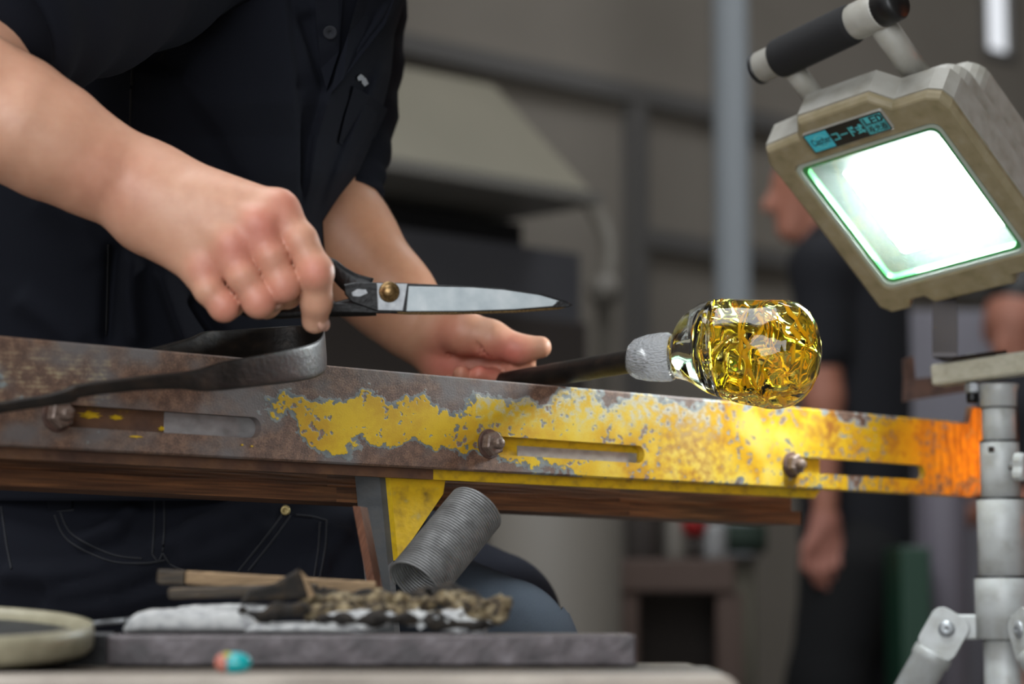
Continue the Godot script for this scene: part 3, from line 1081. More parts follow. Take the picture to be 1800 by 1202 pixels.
func label_texture() -> StandardMaterial3D:
	var W := 768
	var H := 216
	var im := Image.create(W, H, false, Image.FORMAT_RGB8)
	var ink := Color(0.035, 0.042, 0.052)
	var teal := Color(0.28, 0.68, 0.71)
	im.fill(ink)
	im.fill_rect(Rect2i(10, 12, 212, H - 24), Color(0.22, 0.68, 0.75))
	# a pale ring behind the first word
	for k in 200:
		var a := TAU * k / 200.0
		if absf(sin(a)) > 0.35:
			pen(im, [[0, 0], [0.01, 0]], Vector2(124 + cos(a) * 62, 108 + sin(a) * 66), Vector2(10, 10), 3.5, Color(0.42, 0.74, 0.76))
	var g := {
		"ko": [[[0.08, 0.16], [0.84, 0.16], [0.84, 0.84]], [[0.08, 0.84], [0.84, 0.84]]],
		"bar": [[[0.06, 0.5], [0.94, 0.5]]],
		"do": [[[0.3, 0.0], [0.3, 1.0]], [[0.3, 0.38], [0.8, 0.62]], [[0.58, 0.04], [0.66, 0.2]], [[0.8, 0.0], [0.88, 0.16]]],
		"shiki": [[[0.04, 0.25], [0.96, 0.25]], [[0.62, 0.0], [0.66, 0.45], [0.8, 0.85], [0.93, 0.98], [0.97, 0.78]], [[0.1, 0.52], [0.54, 0.52]], [[0.32, 0.52], [0.32, 0.9]], [[0.05, 0.94], [0.58, 0.86]], [[0.8, 0.03], [0.9, 0.14]]],
		"tou": [[[0.0, 0.25], [0.4, 0.25]], [[0.22, 0.0], [0.22, 0.92], [0.1, 0.86]], [[0.0, 0.66], [0.4, 0.5]], [[0.52, 0.04], [0.52, 0.28], [0.42, 0.42]], [[0.52, 0.04], [0.8, 0.04], [0.8, 0.35], [0.96, 0.38]], [[0.48, 0.52], [0.88, 0.52], [0.45, 1.0]], [[0.52, 0.58], [0.96, 1.0]]],
		"kou": [[[0.5, 0.0], [0.5, 0.4]], [[0.15, 0.08], [0.27, 0.3]], [[0.85, 0.08], [0.73, 0.3]], [[0.02, 0.42], [0.98, 0.42]], [[0.36, 0.42], [0.32, 0.76], [0.05, 1.0]], [[0.62, 0.42], [0.62, 0.9], [0.72, 0.96], [0.95, 0.94], [0.97, 0.76]]],
		"ki": [[[0.08, 0.02], [0.42, 0.02], [0.42, 0.28], [0.08, 0.28], [0.08, 0.02]], [[0.58, 0.02], [0.92, 0.02], [0.92, 0.28], [0.58, 0.28], [0.58, 0.02]], [[0.08, 0.72], [0.42, 0.72], [0.42, 1.0], [0.08, 1.0], [0.08, 0.72]], [[0.58, 0.72], [0.92, 0.72], [0.92, 1.0], [0.58, 1.0], [0.58, 0.72]], [[0.02, 0.45], [0.98, 0.45]], [[0.48, 0.3], [0.4, 0.5], [0.05, 0.66]], [[0.52, 0.45], [0.95, 0.66]]],
		"L": [[[0.1, 0.0], [0.1, 1.0], [0.95, 1.0]]], "E": [[[0.95, 0.0], [0.1, 0.0], [0.1, 1.0], [0.95, 1.0]], [[0.1, 0.5], [0.85, 0.5]]], "D": [[[0.1, 0.0], [0.6, 0.0], [0.92, 0.25], [0.92, 0.75], [0.6, 1.0], [0.1, 1.0], [0.1, 0.0]]],
		"C": [[[0.95, 0.2], [0.7, 0.02], [0.35, 0.02], [0.08, 0.25], [0.08, 0.75], [0.35, 0.98], [0.7, 0.98], [0.95, 0.8]]],
		"a": [[[0.15, 0.42], [0.45, 0.34], [0.82, 0.42], [0.82, 1.0]], [[0.82, 0.62], [0.3, 0.66], [0.14, 0.84], [0.35, 1.0], [0.82, 0.88]]],
		"s": [[[0.88, 0.42], [0.5, 0.34], [0.16, 0.46], [0.3, 0.64], [0.75, 0.7], [0.88, 0.88], [0.5, 1.0], [0.12, 0.9]]],
		"t": [[[0.45, 0.08], [0.45, 0.9], [0.65, 1.0], [0.9, 0.95]], [[0.12, 0.36], [0.88, 0.36]]],
		"e": [[[0.14, 0.66], [0.88, 0.66], [0.82, 0.42], [0.5, 0.34], [0.16, 0.5], [0.16, 0.84], [0.5, 1.0], [0.86, 0.9]]],
		"r": [[[0.25, 0.36], [0.25, 1.0]], [[0.25, 0.55], [0.5, 0.36], [0.85, 0.38]]]}
	var put := func(key: String, x: float, y: float, w: float, h: float, pw: float, c: Color) -> void:
		for s in g[key]:
			pen(im, s, Vector2(x, y), Vector2(w, h), pw, c)
	var i := 0
	for ch in ["C", "a", "s", "t", "e", "r"]:
		put.call(ch, 34 + i * 30 + (8 if i else 0), 74, 34 if i == 0 else 25, 66, 4.6, ink)
		i += 1
	for k in 5:
		pen(im, [[0, 0], [0.6, 0]], Vector2(96 + k * 15, 160), Vector2(14, 1), 2.2, Color(0.08, 0.34, 0.42))
	i = 0
	for ch in ["ko", "bar", "do", "shiki"]:
		put.call(ch, 242 + i * 78, 66, 64, 90, 7.5, teal)
		i += 1
	im.fill_rect(Rect2i(556, 16, 5, H - 32), teal)
	im.fill_rect(Rect2i(566, 16, 190, 92), teal)
	im.fill_rect(Rect2i(566, 112, 190, 88), teal)
	i = 0
	for ch in ["L", "E", "D"]:
		put.call(ch, 578 + i * 60, 30, 48, 64, 8.5, ink)
		i += 1
	i = 0
	for ch in ["tou", "kou", "ki"]:
		put.call(ch, 576 + i * 60, 122, 52, 66, 4.4, ink)
		i += 1
	var m := StandardMaterial3D.new()
	m.resource_name = "label_print"
	m.albedo_texture = ImageTexture.create_from_image(im)
	m.roughness = 0.5
	return m

func build_floodlight() -> void:
	var f := thing("floodlight", "square cream floodlight with a lit white panel and a black foam grip above the glass", "floodlight", LAMP, Basis(Vector3(0.7231813974, 0.1294553731, 0.6784172556), Vector3(-0.5938063002, 0.6181753300, 0.5150275129), Vector3(-0.3527077320, -0.7753067571, 0.5239243152)).orthonormalized())
	var out := PackedVector2Array()
	for p in [[-98, 92], [-91, 107], [-53, 110], [-43, 126], [33, 127], [49, 111], [84, 110.5], [95, 105], [99, 93], [100, -100], [92, -110], [72, -113], [66, -104], [48, -104], [42, -113.5], [-42, -112], [-48, -102], [-64, -102], [-70, -111], [-90, -110.5], [-98, -101]]:
		out.append(Vector2(p[0], p[1]) * 0.001)
	var win := rounded(0.154, 0.161, 0.009, 4)
	part("front_frame", MB.new().loft(frame_rings(out, win, [[0, 0.0, -0.030], [0, 0.0, -0.004], [0, 0.003, -0.0008], [0, 0.005, 0.0], [1, -0.002, 0.0], [1, 0.0, -0.002], [1, 0.0, -0.030]]), false, false, true).done(), M.lamp_face, f, "scuffed tan front frame")
	var body := MB.new()
	body.loft(frame_rings(out, win, [[0, -0.0015, -0.036], [0, -0.0015, -0.0085], [0, 0.002, -0.0085], [0, 0.004, -0.036]]), false, false, true)
	body.prism(rounded(0.186, 0.198, 0.02), Transform3D(Basis.IDENTITY, Vector3(0, -0.003, 0)), -0.062, -0.034, 0.0)
	part("housing", body.done(), M.lamp_paint, f)
	var back := MB.new().prism(rounded(0.172, 0.150, 0.02), Transform3D(Basis.IDENTITY, Vector3(0, -0.006, 0)), -0.098, -0.060, 0.0)
	part("back_cover", back.done(), M.lamp_paint, f)
	for k in 9:
		part("cooling_fin", MB.new().box(Transform3D(Basis.IDENTITY, Vector3(-0.064 + 0.016 * k, -0.006, -0.105)), Vector3(0.003, 0.13, 0.016), 0.0005).done(), M.lamp_paint, f)
	# the lit tray behind the glass
	var g0 := rounded(0.1545, 0.1615, 0.009, 4)
	part("gasket", MB.new().loft(frame_rings(g0, rounded(0.147, 0.154, 0.008, 4), [[0, 0, -0.008], [0, 0, -0.0012], [1, 0, -0.0012], [1, 0, -0.008]]), false, false, true).done(), M.gasket, f, "pale rubber gasket round the glass")
	part("glass_rim", MB.new().loft(frame_rings(rounded(0.147, 0.154, 0.008, 4), rounded(0.139, 0.146, 0.007, 4), [[0, 0, -0.010], [0, 0, -0.0032], [1, 0, -0.0032], [1, 0, -0.010]]), false, false, true).done(), M.glass_edge, f, "green edge of the thick glass")
	part("glass", MB.new().box(Transform3D(Basis.IDENTITY, Vector3(0, 0, -0.0055)), Vector3(0.139, 0.146, 0.0015)).done(), M.lamp_glass, f, "clear cover glass")
	var inner := PackedVector2Array()
	for q in rounded(0.112, 0.108, 0.004, 4):
		inner.append(q + Vector2(0.002, -0.009))
	part("reflector", MB.new().loft(frame_rings(rounded(0.147, 0.154, 0.008, 4), inner, [[0, 0, -0.010], [1, 0, -0.023], [1, 0, -0.025], [0, 0, -0.013]]), false, false, true).done(), M.reflector, f, "sloping pale reflector tray")
	part("lit_panel", MB.new().box(Transform3D(Basis.IDENTITY, Vector3(0.002, -0.009, -0.0252)), Vector3(0.114, 0.110, 0.003)).done(), M.led, f, "glowing white panel")
	var l := area("floodlight_beam", f.transform * Vector3(0.002, -0.009, -0.0228), f.basis.z, Vector2(0.110, 0.106), Color(0.95, 0.985, 1.0), 0.54)
	l.transform = Transform3D(Basis(-f.basis.x, f.basis.y, -f.basis.z), f.transform * Vector3(0.002, -0.009, -0.0228))
	# the label plate
	var pl := MB.new().prism(rounded(0.0845, 0.0235, 0.002, 3), Transform3D(Basis.IDENTITY, Vector3(-0.0028, 0.1012, 0)), -0.001, 0.003, 0.0006)
	var plate := part("label_plate", pl.done(), M.lamp_paint, f)
	var pr := MB.new()
	pr.uv_fn = func(p: Vector3) -> Vector2: return Vector2((p.x + 0.0028) / 0.083 + 0.5, 0.5 - (p.y - 0.1012) / 0.022)
	pr.prism(rounded(0.083, 0.022, 0.0014, 3), Transform3D(Basis.IDENTITY, Vector3(-0.0028, 0.1012, 0)), 0.0028, 0.0034)
	part("label_print", pr.done(), label_texture(), plate, "teal and black printed label")
	# handle
	var hz := -0.052
	for s in [[-0.050, 0.0100, 0.164], [0.054, 0.0122, 0.175]]:
		part("handle_bar", MB.new().lathe([Vector2(0, 0.090), Vector2(s[1], 0.090), Vector2(s[1], s[2]), Vector2(0, s[2])], Vector3(s[0], 0, hz), Vector3.UP, 28).done(), M.lamp_paint, f)
	var gy := 0.168
	var ax := Vector3(1, 0.10, 0).normalized()
	part("grip_tube", MB.new().lathe([Vector2(0.0, -0.0785), Vector2(0.0135, -0.0785), Vector2(0.0145, -0.077), Vector2(0.0145, 0.030), Vector2(0.0155, 0.032), Vector2(0.0165, 0.036), Vector2(0.0165, 0.060), Vector2(0.0155, 0.063), Vector2(0.0, 0.063)], Vector3(0, gy, hz), ax, 32).done(), M.lamp_paint, f)
	part("grip", MB.new().lathe([Vector2(0.0, -0.058), Vector2(0.0150, -0.058), Vector2(0.0172, -0.0565), Vector2(0.0180, -0.053), Vector2(0.0180, 0.027), Vector2(0.0172, 0.031), Vector2(0.0150, 0.0325), Vector2(0.0, 0.0325)], Vector3(0, gy, hz), ax, 36).done(), M.foam, f, "black foam grip sleeve")
	part("end_cap", MB.new().lathe([Vector2(0.0, -0.0835), Vector2(0.0125, -0.0835), Vector2(0.0148, -0.0815), Vector2(0.0148, -0.077), Vector2(0.0, -0.077)], Vector3(0, gy, hz), ax, 28).done(), M.black_plastic, f)
	part("end_cap", MB.new().lathe([Vector2(0.0, 0.061), Vector2(0.0158, 0.061), Vector2(0.0158, 0.080), Vector2(0.0135, 0.0835), Vector2(0.0, 0.0840)], Vector3(0, gy, hz), ax, 28).done(), M.black_plastic, f)
	# the hanging bracket, upright in the world: a dark strap bent under the crossbar
	var inv := f.transform.affine_inverse()
	var path := [P(1661, 440, 2.235), P(1661, 560, 2.235), P(1661, 620, 2.235), P(1662, 628, 2.234), P(1668, 632, 2.232), P(1684, 630, 2.228), P(1760, 619.5, 2.20)]
	var rings := []
	for i in path.size():
		var d: Vector3 = (path[mini(i + 1, path.size() - 1)] - path[maxi(i - 1, 0)]).normalized()
		var r := PackedVector3Array()
		var wide := (CAM * Vector3(1, 0.0, 0.30)).normalized()
		var thin := wide.cross(d).normalized()
		if i >= 4:
			wide = (CAM * Vector3(0.35, 0, -0.94)).normalized()
			thin = wide.cross(d).normalized()
			wide = d.cross(thin)
		for k in [[-1, -1], [1, -1], [1, 1], [-1, 1]]:
			r.append(inv * (path[i] + wide * 0.0118 * k[0] + thin * 0.002 * k[1]))
		rings.append(r)
	part("bracket", MB.new().loft(rings, false).done(), M.strap, f, "dark steel hanging strap under the lamp")

func build_tripod() -> void:
	var d := 2.19
	var c := P(1764.5, 1105, d)
	var t := thing("tripod_stand", "grey telescopic tripod stand under the floodlight at the end of the rail", "tripod stand", Vector3(c.x, 0, c.z))
	var og := t.position
	var H := func(py: float) -> float: return P(1764.5, py, d).y
	var k := d / FPX
	var at := Vector3(c.x, 0, c.z)
	# the arm that the lamp hangs from
	var a := P(1647, 660.5, 2.245)
	var b := P(1840, 633.5, 2.165)
	part("crossbar", MB.new().bar(a, b, 0.024, 0.0205, Vector3.UP, 0.0022).done(og), M.stand_tan, t, "tan crossbar with a blunt end")
	part("bolt_head", MB.new().lathe([Vector2(0, 0), Vector2(0.0095, 0), Vector2(0.0095, 0.005), Vector2(0.008, 0.0066), Vector2(0, 0.0066)], P(1713, 635, 2.217), Vector3.UP, 24).done(og), M.stand_paint, t)
	var hex := PackedVector2Array()
	for i in 6:
		hex.append(Vector2(cos(TAU * i / 6), sin(TAU * i / 6)) * 0.0072)
	part("nut", MB.new().prism(hex, Transform3D(Basis(Vector3.RIGHT, PI / 2), P(1709, 674, 2.217)), 0.0, 0.009, 0.001).done(og), M.zinc, t)
	part("nut_stud", MB.new().lathe([Vector2(0, 0), Vector2(0.005, 0.0), Vector2(0.0055, 0.003), Vector2(0.0055, 0.024), Vector2(0, 0.024)], P(1709, 708, 2.217), Vector3.UP, 16).done(og), M.black_iron, t)
	var sec := [
		["pole_neck", 671, 714, 37, 31.5, M.stand_paint], ["inner_tube", 712, 776, 30.0, 30.0, M.stand_paint], ["middle_tube", 774, 874, 34.5, 34.5, M.stand_paint],
		["outer_tube", 877, 1013, 42.5, 42.5, M.stand_paint], ["leg_collar", 1016, 1123, 49.5, 49.5, M.stand_paint], ["lower_tube", 1120, 1500, 36.5, 36.5, M.stand_paint]]
	for s in sec:
		var y0: float = H.call(s[1])
		var y1: float = H.call(s[2])
		var r0: float = s[3] * k
		var r1: float = s[4] * k
		part(s[0], MB.new().lathe([Vector2(0, y1), Vector2(r1 - 0.001, y1), Vector2(r1, y1 + 0.001), Vector2(lerpf(r1, r0, 0.3), lerpf(y1, y0, 0.7)), Vector2(r0, y0 - 0.001), Vector2(r0 - 0.001, y0), Vector2(0, y0)], at, Vector3.UP, 40).done(og), s[5], t)
	for s in [[713, 31.5], [773.5, 35.0], [875.5, 42.5], [1014.5, 48.5]]:
		var y: float = H.call(s[0])
		part("black_ring", MB.new().lathe([Vector2(0, y - 0.0009), Vector2(s[1] * k, y - 0.0009), Vector2(s[1] * k, y + 0.0009), Vector2(0, y + 0.0009)], at, Vector3.UP, 40).done(og), M.black_plastic, t)
	part("spring_button", MB.new().box(Transform3D(Basis(Vector3.UP, -0.75), P(1742.5, 790, d - 0.0125)), Vector3(0.0055, 0.0055, 0.003), 0.0006).done(og), M.black_plastic, t)
	# the clamp knob on the right
	var kp := P(1786, 820, d - 0.022)
	part("clamp_screw", MB.new().lathe([Vector2(0, -0.006), Vector2(0.0042, -0.006), Vector2(0.0042, 0.012), Vector2(0, 0.012)], kp, (CAM * Vector3(0.6, 0, 0.8)), 16).done(og), M.zinc, t)
	var star := PackedVector2Array()
	for i in 24:
		star.append(Vector2(cos(TAU * i / 24), sin(TAU * i / 24)) * (0.0115 + 0.0028 * cos(TAU * i / 8.0)))
	var kz := (CAM * Vector3(0.6, 0, 0.8)).normalized()
	var kx := Vector3.UP.cross(kz).normalized()
	part("clamp_knob", MB.new().prism(star, Transform3D(Basis(kx, kz.cross(kx), kz), kp + kz * 0.004), 0.0, 0.010, 0.002).done(og), M.stand_paint, t)
	# three legs
	for i in 3:
		var an := deg_to_rad(193.7 - 120.0 * i)
		var h := Vector3(cos(an), 0, sin(an))
		var side := Vector3.UP.cross(h).normalized()
		var piv: Vector3 = at + Vector3(0, c.y, 0) + h * 0.0520
		var ld := (h * 0.5 + Vector3(0, -0.86, 0)).normalized()
		var lu := side.cross(ld).normalized()
		var leg := Node3D.new()
		leg.name = "leg"
		t.add_child(leg, true)
		leg.position = piv - og
		part("arm_lug", MB.new().box(Transform3D(Basis(h, Vector3.UP, h.cross(Vector3.UP)), -h * 0.012 + Vector3(0, 0.0015, 0)), Vector3(0.038, 0.0235, 0.013), 0.002).done(), M.stand_paint, leg)
		for q in [-1.0, 1.0]:
			var xf := Transform3D(Basis(lu, -ld, lu.cross(-ld)), side * 0.0105 * q + ld * 0.0055)
			part("hinge_plate", MB.new().prism(rounded(0.038, 0.044, 0.010, 5), xf, -0.002, 0.002, 0.0006).done(), M.stand_paint, leg)
			var zz: Vector3 = side * q
			part("screw", MB.new().lathe([Vector2(0, 0.0120), Vector2(0.0080, 0.0120), Vector2(0.0080, 0.0128), Vector2(0.0068, 0.0145), Vector2(0.0040, 0.0156), Vector2(0.0014, 0.0158), Vector2(0.0012, 0.0146), Vector2(0, 0.0146)], Vector3.ZERO, zz, 28).done(), M.zinc, leg)
		part("hinge_web", MB.new().box(Transform3D(Basis(lu, -ld, lu.cross(-ld)), ld * 0.024), Vector3(0.035, 0.004, 0.021), 0.0006).done(), M.stand_paint, leg)
		var end: float = piv.y / absf(ld.y)
		part("leg_tube", MB.new().lathe([Vector2(0, 0.025), Vector2(0.0185, 0.025), Vector2(0.0190, 0.027), Vector2(0.0190, 0.034), Vector2(0.0175, 0.036), Vector2(0.0175, end - 0.05), Vector2(0, end - 0.05)], Vector3.ZERO, ld, 32).done(), M.stand_paint, leg)
		part("rubber_foot", MB.new().lathe([Vector2(0, end - 0.07), Vector2(0.021, end - 0.07), Vector2(0.023, end - 0.016), Vector2(0.012, end - 0.012), Vector2(0, end - 0.012)], Vector3.ZERO, ld, 20).done(), M.black_plastic, leg)
	# a rusty angle bracket behind the crossbar
	var rb := thing("rusty_bracket", "rusty angle bracket behind the blunt end of the tan crossbar", "bracket", P(1612, 690, 2.50))
	var mb := MB.new()
	mb.hexa([P(1588, 632, 2.5), P(1606, 626, 2.5), P(1610, 668, 2.5), P(1590, 676, 2.5), P(1586, 632, 2.53), P(1604, 626, 2.53), P(1608, 668, 2.53), P(1588, 676, 2.53)])
	part("upright", mb.done(rb.position), M.rust, rb)
	mb = MB.new()
	mb.hexa([P(1588, 668, 2.5), P(1700, 656, 2.48), P(1700, 688, 2.48), P(1586, 706, 2.5), P(1588, 668, 2.56), P(1700, 656, 2.54), P(1700, 688, 2.54), P(1586, 706, 2.56)])
	part("foot_plate", mb.done(rb.position), M.rust, rb)
	var ft := P(1762, 690, 2.52)
	part("post", MB.new().bar(ft, Vector3(ft.x, 0, ft.z), 0.022, 0.022, U).done(rb.position), M.rusty_dark, rb)

# ---------------------------------------------------------------- the glassblower

func lin(r: float, g: float, b: float) -> Color:
	return Color(r, g, b).srgb_to_linear()

func spots(base: Color, list: Array) -> Callable:        # skin with redder places: [place, radius, colour]
	return func(p: Vector3) -> Color:
		var c := base
		for s in list:
			var d: float = p.distance_to(s[0]) / s[1]
			if d < 1.0:
				c = c.lerp(s[2], (1.0 - d * d) * (1.0 - d * d) * s[3])
		return c

func melt(a: PackedFloat32Array, b: PackedFloat32Array) -> void:    # two fields joined with a narrow fillet
	for i in a.size():
		var d := b[i]
		if d < a[i] + 0.0014 and d < 0.5:
			var h := maxf(0.0014 - absf(d - a[i]), 0.0)
			a[i] = minf(d, a[i]) - h * h * 178.0

func build_glassblower() -> void:
	var base := P(250, 1065, 2.05)
	var who := thing("person", "seated glassblower in a black work shirt holding shears over the rail", "person", Vector3(base.x, 0, base.z))
	var og := who.position
	var body := blank()
	var skin := lin(0.80, 0.605, 0.50)
	var red := lin(0.80, 0.44, 0.39)
	var pale := lin(0.84, 0.68, 0.58)
	# ---- right forearm and fist
	var lo := P(-190, 640, 1.62)
	var hi := P(640, 20, 1.62)
	var F := Field.new(Vector3(lo.x, lo.y, P(0, 300, 1.80).z), Vector3(hi.x, hi.y, P(0, 300, 1.57).z), 0.0021)
	var face := (CAM * Vector3(0.1, 0.15, 1)).normalized()
	F.bone(P(-95, 152, 1.645), P(22, 208, 1.655), 0.0500, 0.0440, 0.006)
	F.bone(P(22, 208, 1.655), P(90, 248, 1.660), 0.0440, 0.0405, 0.006)
	F.bone(P(90, 248, 1.660), P(157, 287, 1.665), 0.0405, 0.0352, 0.008)
	F.bone(P(157, 287, 1.665), P(252, 330, 1.672), 0.0352, 0.0290, 0.008, face, 1.12)
	F.bone(P(215, 330, 1.672), P(275, 376, 1.672), 0.0215, 0.0210, 0.022, face, 1.15)
	F.bone(P(40, 225, 1.630), P(180, 300, 1.645), 0.022, 0.012, 0.02)
	# palm and knuckles
	var I0 := P(488, 371, 1.648)
	var M0 := P(450, 404, 1.640)
	var R0 := P(403, 441, 1.638)
	var P0 := P(351, 476, 1.643)
	F.bone(P(265, 325, 1.670), I0, 0.0255, 0.0130, 0.022)
	F.bone(P(268, 345, 1.664), M0, 0.0240, 0.0130, 0.018)
	F.bone(P(268, 365, 1.664), R0, 0.0240, 0.0125, 0.018)
	F.bone(P(272, 384, 1.668), P0, 0.0230, 0.0115, 0.018)
	F.bone(P(330, 400, 1.685), P(440, 420, 1.690), 0.024, 0.022, 0.02)
	# the web towards the thumb
	F.bone(P(400, 370, 1.695), P(500, 430, 1.700), 0.018, 0.012, 0.02)
	# knuckle caps, tendons and a vein
	F.bone(P(490, 363, 1.6445), P(494, 366, 1.6445), 0.0098, 0.0098, 0.009)
	F.bone(P(455, 392, 1.6350), P(459, 395, 1.6350), 0.0100, 0.0100, 0.009)
	F.bone(P(407, 428, 1.6335), P(411, 431, 1.6335), 0.0094, 0.0094, 0.009)
	F.bone(P(355, 465, 1.6400), P(358, 468, 1.6400), 0.0085, 0.0085, 0.008)
	F.bone(P(330, 338, 1.6425), P(444, 388, 1.6335), 0.0035, 0.0040, 0.010)
	F.bone(P(320, 358, 1.6410), P(400, 425, 1.6320), 0.0032, 0.0040, 0.010)
	F.bone(P(345, 330, 1.6455), P(478, 358, 1.6430), 0.0035, 0.0040, 0.010)
	F.bone(P(310, 385, 1.6430), P(350, 455, 1.6390), 0.0030, 0.0035, 0.009)
	F.bone(P(320, 330, 1.6440), P(372, 372, 1.6385), 0.0022, 0.0022, 0.006)
	F.bone(P(372, 372, 1.6385), P(430, 378, 1.6370), 0.0022, 0.0018, 0.006)
	var palm := F.f.duplicate()
	var total := palm.duplicate()
	var fingers := [
		[[I0, 0.0130], [P(528, 422, 1.640), 0.0118], [P(555, 478, 1.638), 0.0117], [P(556, 530, 1.648), 0.0110], [P(553, 564, 1.658), 0.0092]],
		[[M0, 0.0128], [P(476, 450, 1.634), 0.0110], [P(498, 502, 1.636), 0.0106], [P(504, 517, 1.660), 0.0100], [P(488, 500, 1.684), 0.0085]],
		[[R0, 0.0124], [P(426, 486, 1.631), 0.0108], [P(455, 529, 1.634), 0.0107], [P(468, 534, 1.660), 0.0100], [P(452, 510, 1.682), 0.0082]],
		[[P0, 0.0114], [P(367, 510, 1.637), 0.0102], [P(394, 538, 1.639), 0.0097], [P(406, 535, 1.664), 0.0090], [P(400, 505, 1.682), 0.0076]]]
	for g in fingers:
		F.f = palm.duplicate()
		for i in g.size() - 1:
			F.bone(g[i][0], g[i + 1][0], g[i][1], g[i + 1][1], 0.004 if i else 0.009)
		var pip: Vector3 = g[2][0]
		F.bone(pip + CAM * Vector3(0, 0.001, 0.0022), pip + CAM * Vector3(0, -0.001, 0.0022), g[2][1] * 0.92, g[2][1] * 0.92, 0.006)
		melt(total, F.f)
	# the thumb, through the far bow of the shears
	F.f = palm.duplicate()
	F.bone(P(360, 400, 1.700), P(450, 448, 1.712), 0.019, 0.014, 0.012)
	F.bone(P(450, 448, 1.712), P(520, 482, 1.712), 0.0125, 0.0105, 0.008)
	F.bone(P(520, 482, 1.712), P(556, 490, 1.706), 0.0105, 0.0085, 0.006)
	melt(total, F.f)
	F.f = total
	var sp := [
		[P(460, 397, 1.626), 0.024, red, 0.65], [P(412, 434, 1.624), 0.021, red, 0.55], [P(360, 470, 1.630), 0.019, red, 0.45], [P(502, 362, 1.637), 0.020, red, 0.5],
		[P(553, 478, 1.626), 0.018, red, 0.55], [P(500, 508, 1.626), 0.020, red, 0.45], [P(456, 530, 1.624), 0.020, red, 0.5], [P(395, 540, 1.632), 0.020, red, 0.55],
		[P(420, 470, 1.63), 0.03, red, 0.3], [P(490, 440, 1.63), 0.03, red, 0.3], [P(552, 570, 1.655), 0.012, pale, 0.6], [P(190, 320, 1.63), 0.05, red, 0.18], [P(60, 220, 1.60), 0.05, pale, 0.3], [P(330, 350, 1.64), 0.035, pale, 0.35]]
	F.net(body, og, spots(skin, sp))
	# ---- left forearm and open hand, palm up under the shears
	lo = P(520, 720, 2.12)
	hi = P(1000, 320, 2.12)
	var G := Field.new(Vector3(lo.x, lo.y, P(0, 500, 2.21).z), Vector3(hi.x, hi.y, P(0, 500, 1.94).z), 0.003)
	G.bone(P(560, 330, 2.12), P(610, 425, 2.11), 0.042, 0.0395, 0.03)
	G.bone(P(610, 425, 2.11), P(690, 515, 2.085), 0.0395, 0.0300, 0.03)
	G.bone(P(690, 515, 2.085), P(752, 575, 2.07), 0.0300, 0.0235, 0.03)
	G.bone(P(600, 480, 2.11), P(700, 570, 2.09), 0.028, 0.020, 0.025)
	G.bone(P(735, 590, 2.075), P(785, 630, 2.075), 0.0210, 0.0215, 0.02)
	G.bone(P(760, 580, 2.07), P(830, 632, 2.07), 0.0200, 0.0160, 0.02)
	G.bone(P(785, 645, 2.07), P(840, 660, 2.07), 0.018, 0.014, 0.015)
	var pl2 := G.f.duplicate()
	var tt := pl2.duplicate()
	for g in [
		[[P(770, 580, 2.055), 0.0180], [P(815, 585, 2.040), 0.0185], [P(862, 596, 2.035), 0.0160], [P(912, 614, 2.035), 0.0122], [P(950, 610, 2.035), 0.0098]],
		[[P(830, 630, 2.065), 0.0130], [P(868, 645, 2.055), 0.0095], [P(905, 646, 2.045), 0.0080], [P(930, 641, 2.042), 0.0066]],
		[[P(820, 640, 2.07), 0.0130], [P(870, 668, 2.070), 0.0090], [P(868, 668, 2.040), 0.0082], [P(842, 658, 2.030), 0.0078]],
		[[P(805, 650, 2.07), 0.0130], [P(838, 682, 2.070), 0.0088], [P(836, 682, 2.042), 0.0082], [P(811, 657, 2.030), 0.0076]],
		[[P(790, 655, 2.07), 0.0120], [P(808, 690, 2.068), 0.0080], [P(806, 690, 2.045), 0.0075], [P(790, 672, 2.036), 0.0068]]]:
		G.f = pl2.duplicate()
		for i in g.size() - 1:
			G.bone(g[i][0], g[i + 1][0], g[i][1], g[i + 1][1], 0.007 if i else 0.012)
		melt(tt, G.f)
	G.f = tt
	G.bone(P(768, 566, 2.045), P(800, 628, 2.043), 0.0022, 0.0022, 0.004, Vector3.ZERO, 1.0, true)
	G.bone(P(800, 628, 2.043), P(830, 640, 2.045), 0.0018, 0.0018, 0.004, Vector3.ZERO, 1.0, true)
	G.bone(P(838, 604, 2.020), P(858, 622, 2.028), 0.0016, 0.0016, 0.003, Vector3.ZERO, 1.0, true)
	var sp2 := [[P(900, 628, 2.02), 0.030, red, 0.85], [P(850, 640, 2.03), 0.035, red, 0.8], [P(780, 640, 2.05), 0.035, red, 0.7], [P(790, 590, 2.03), 0.03, red, 0.4], [P(620, 440, 2.06), 0.06, lin(0.66, 0.46, 0.33), 0.8], [P(690, 500, 2.05), 0.05, lin(0.70, 0.50, 0.37), 0.6]]
	G.net(body, og, spots(lin(0.74, 0.55, 0.44), sp2))
	# ---- upper arms, trunk, neck and head, mostly under the clothes or above the frame
	var T0 := P(380, -150, 2.08)
	var B := Field.new(P(-160, 1180, 2.3) - Vector3(0.05, 0.05, 0.15), P(900, -700, 1.9) + Vector3(0.05, 0.05, 0.25), 0.010)
	var shr := P(330, -130, 1.93)
	var shl := P(560, -60, 2.16)
	B.bone(P(200, 980, 2.12), P(300, 600, 2.12), 0.10, 0.095, 0.05)
	B.bone(P(300, 600, 2.12), P(400, 0, 2.09), 0.095, 0.105, 0.05)
	B.bone(shr, shl, 0.06, 0.06, 0.05)
	B.bone(shr, P(-60, 150, 1.665), 0.05, 0.042, 0.03)
	B.bone(shl, P(575, 350, 2.125), 0.048, 0.036, 0.03)
	var neck := P(500, -190, 2.04)
	var hc := P(560, -400, 2.0)
	B.bone(P(450, -100, 2.07), neck, 0.06, 0.052, 0.03)
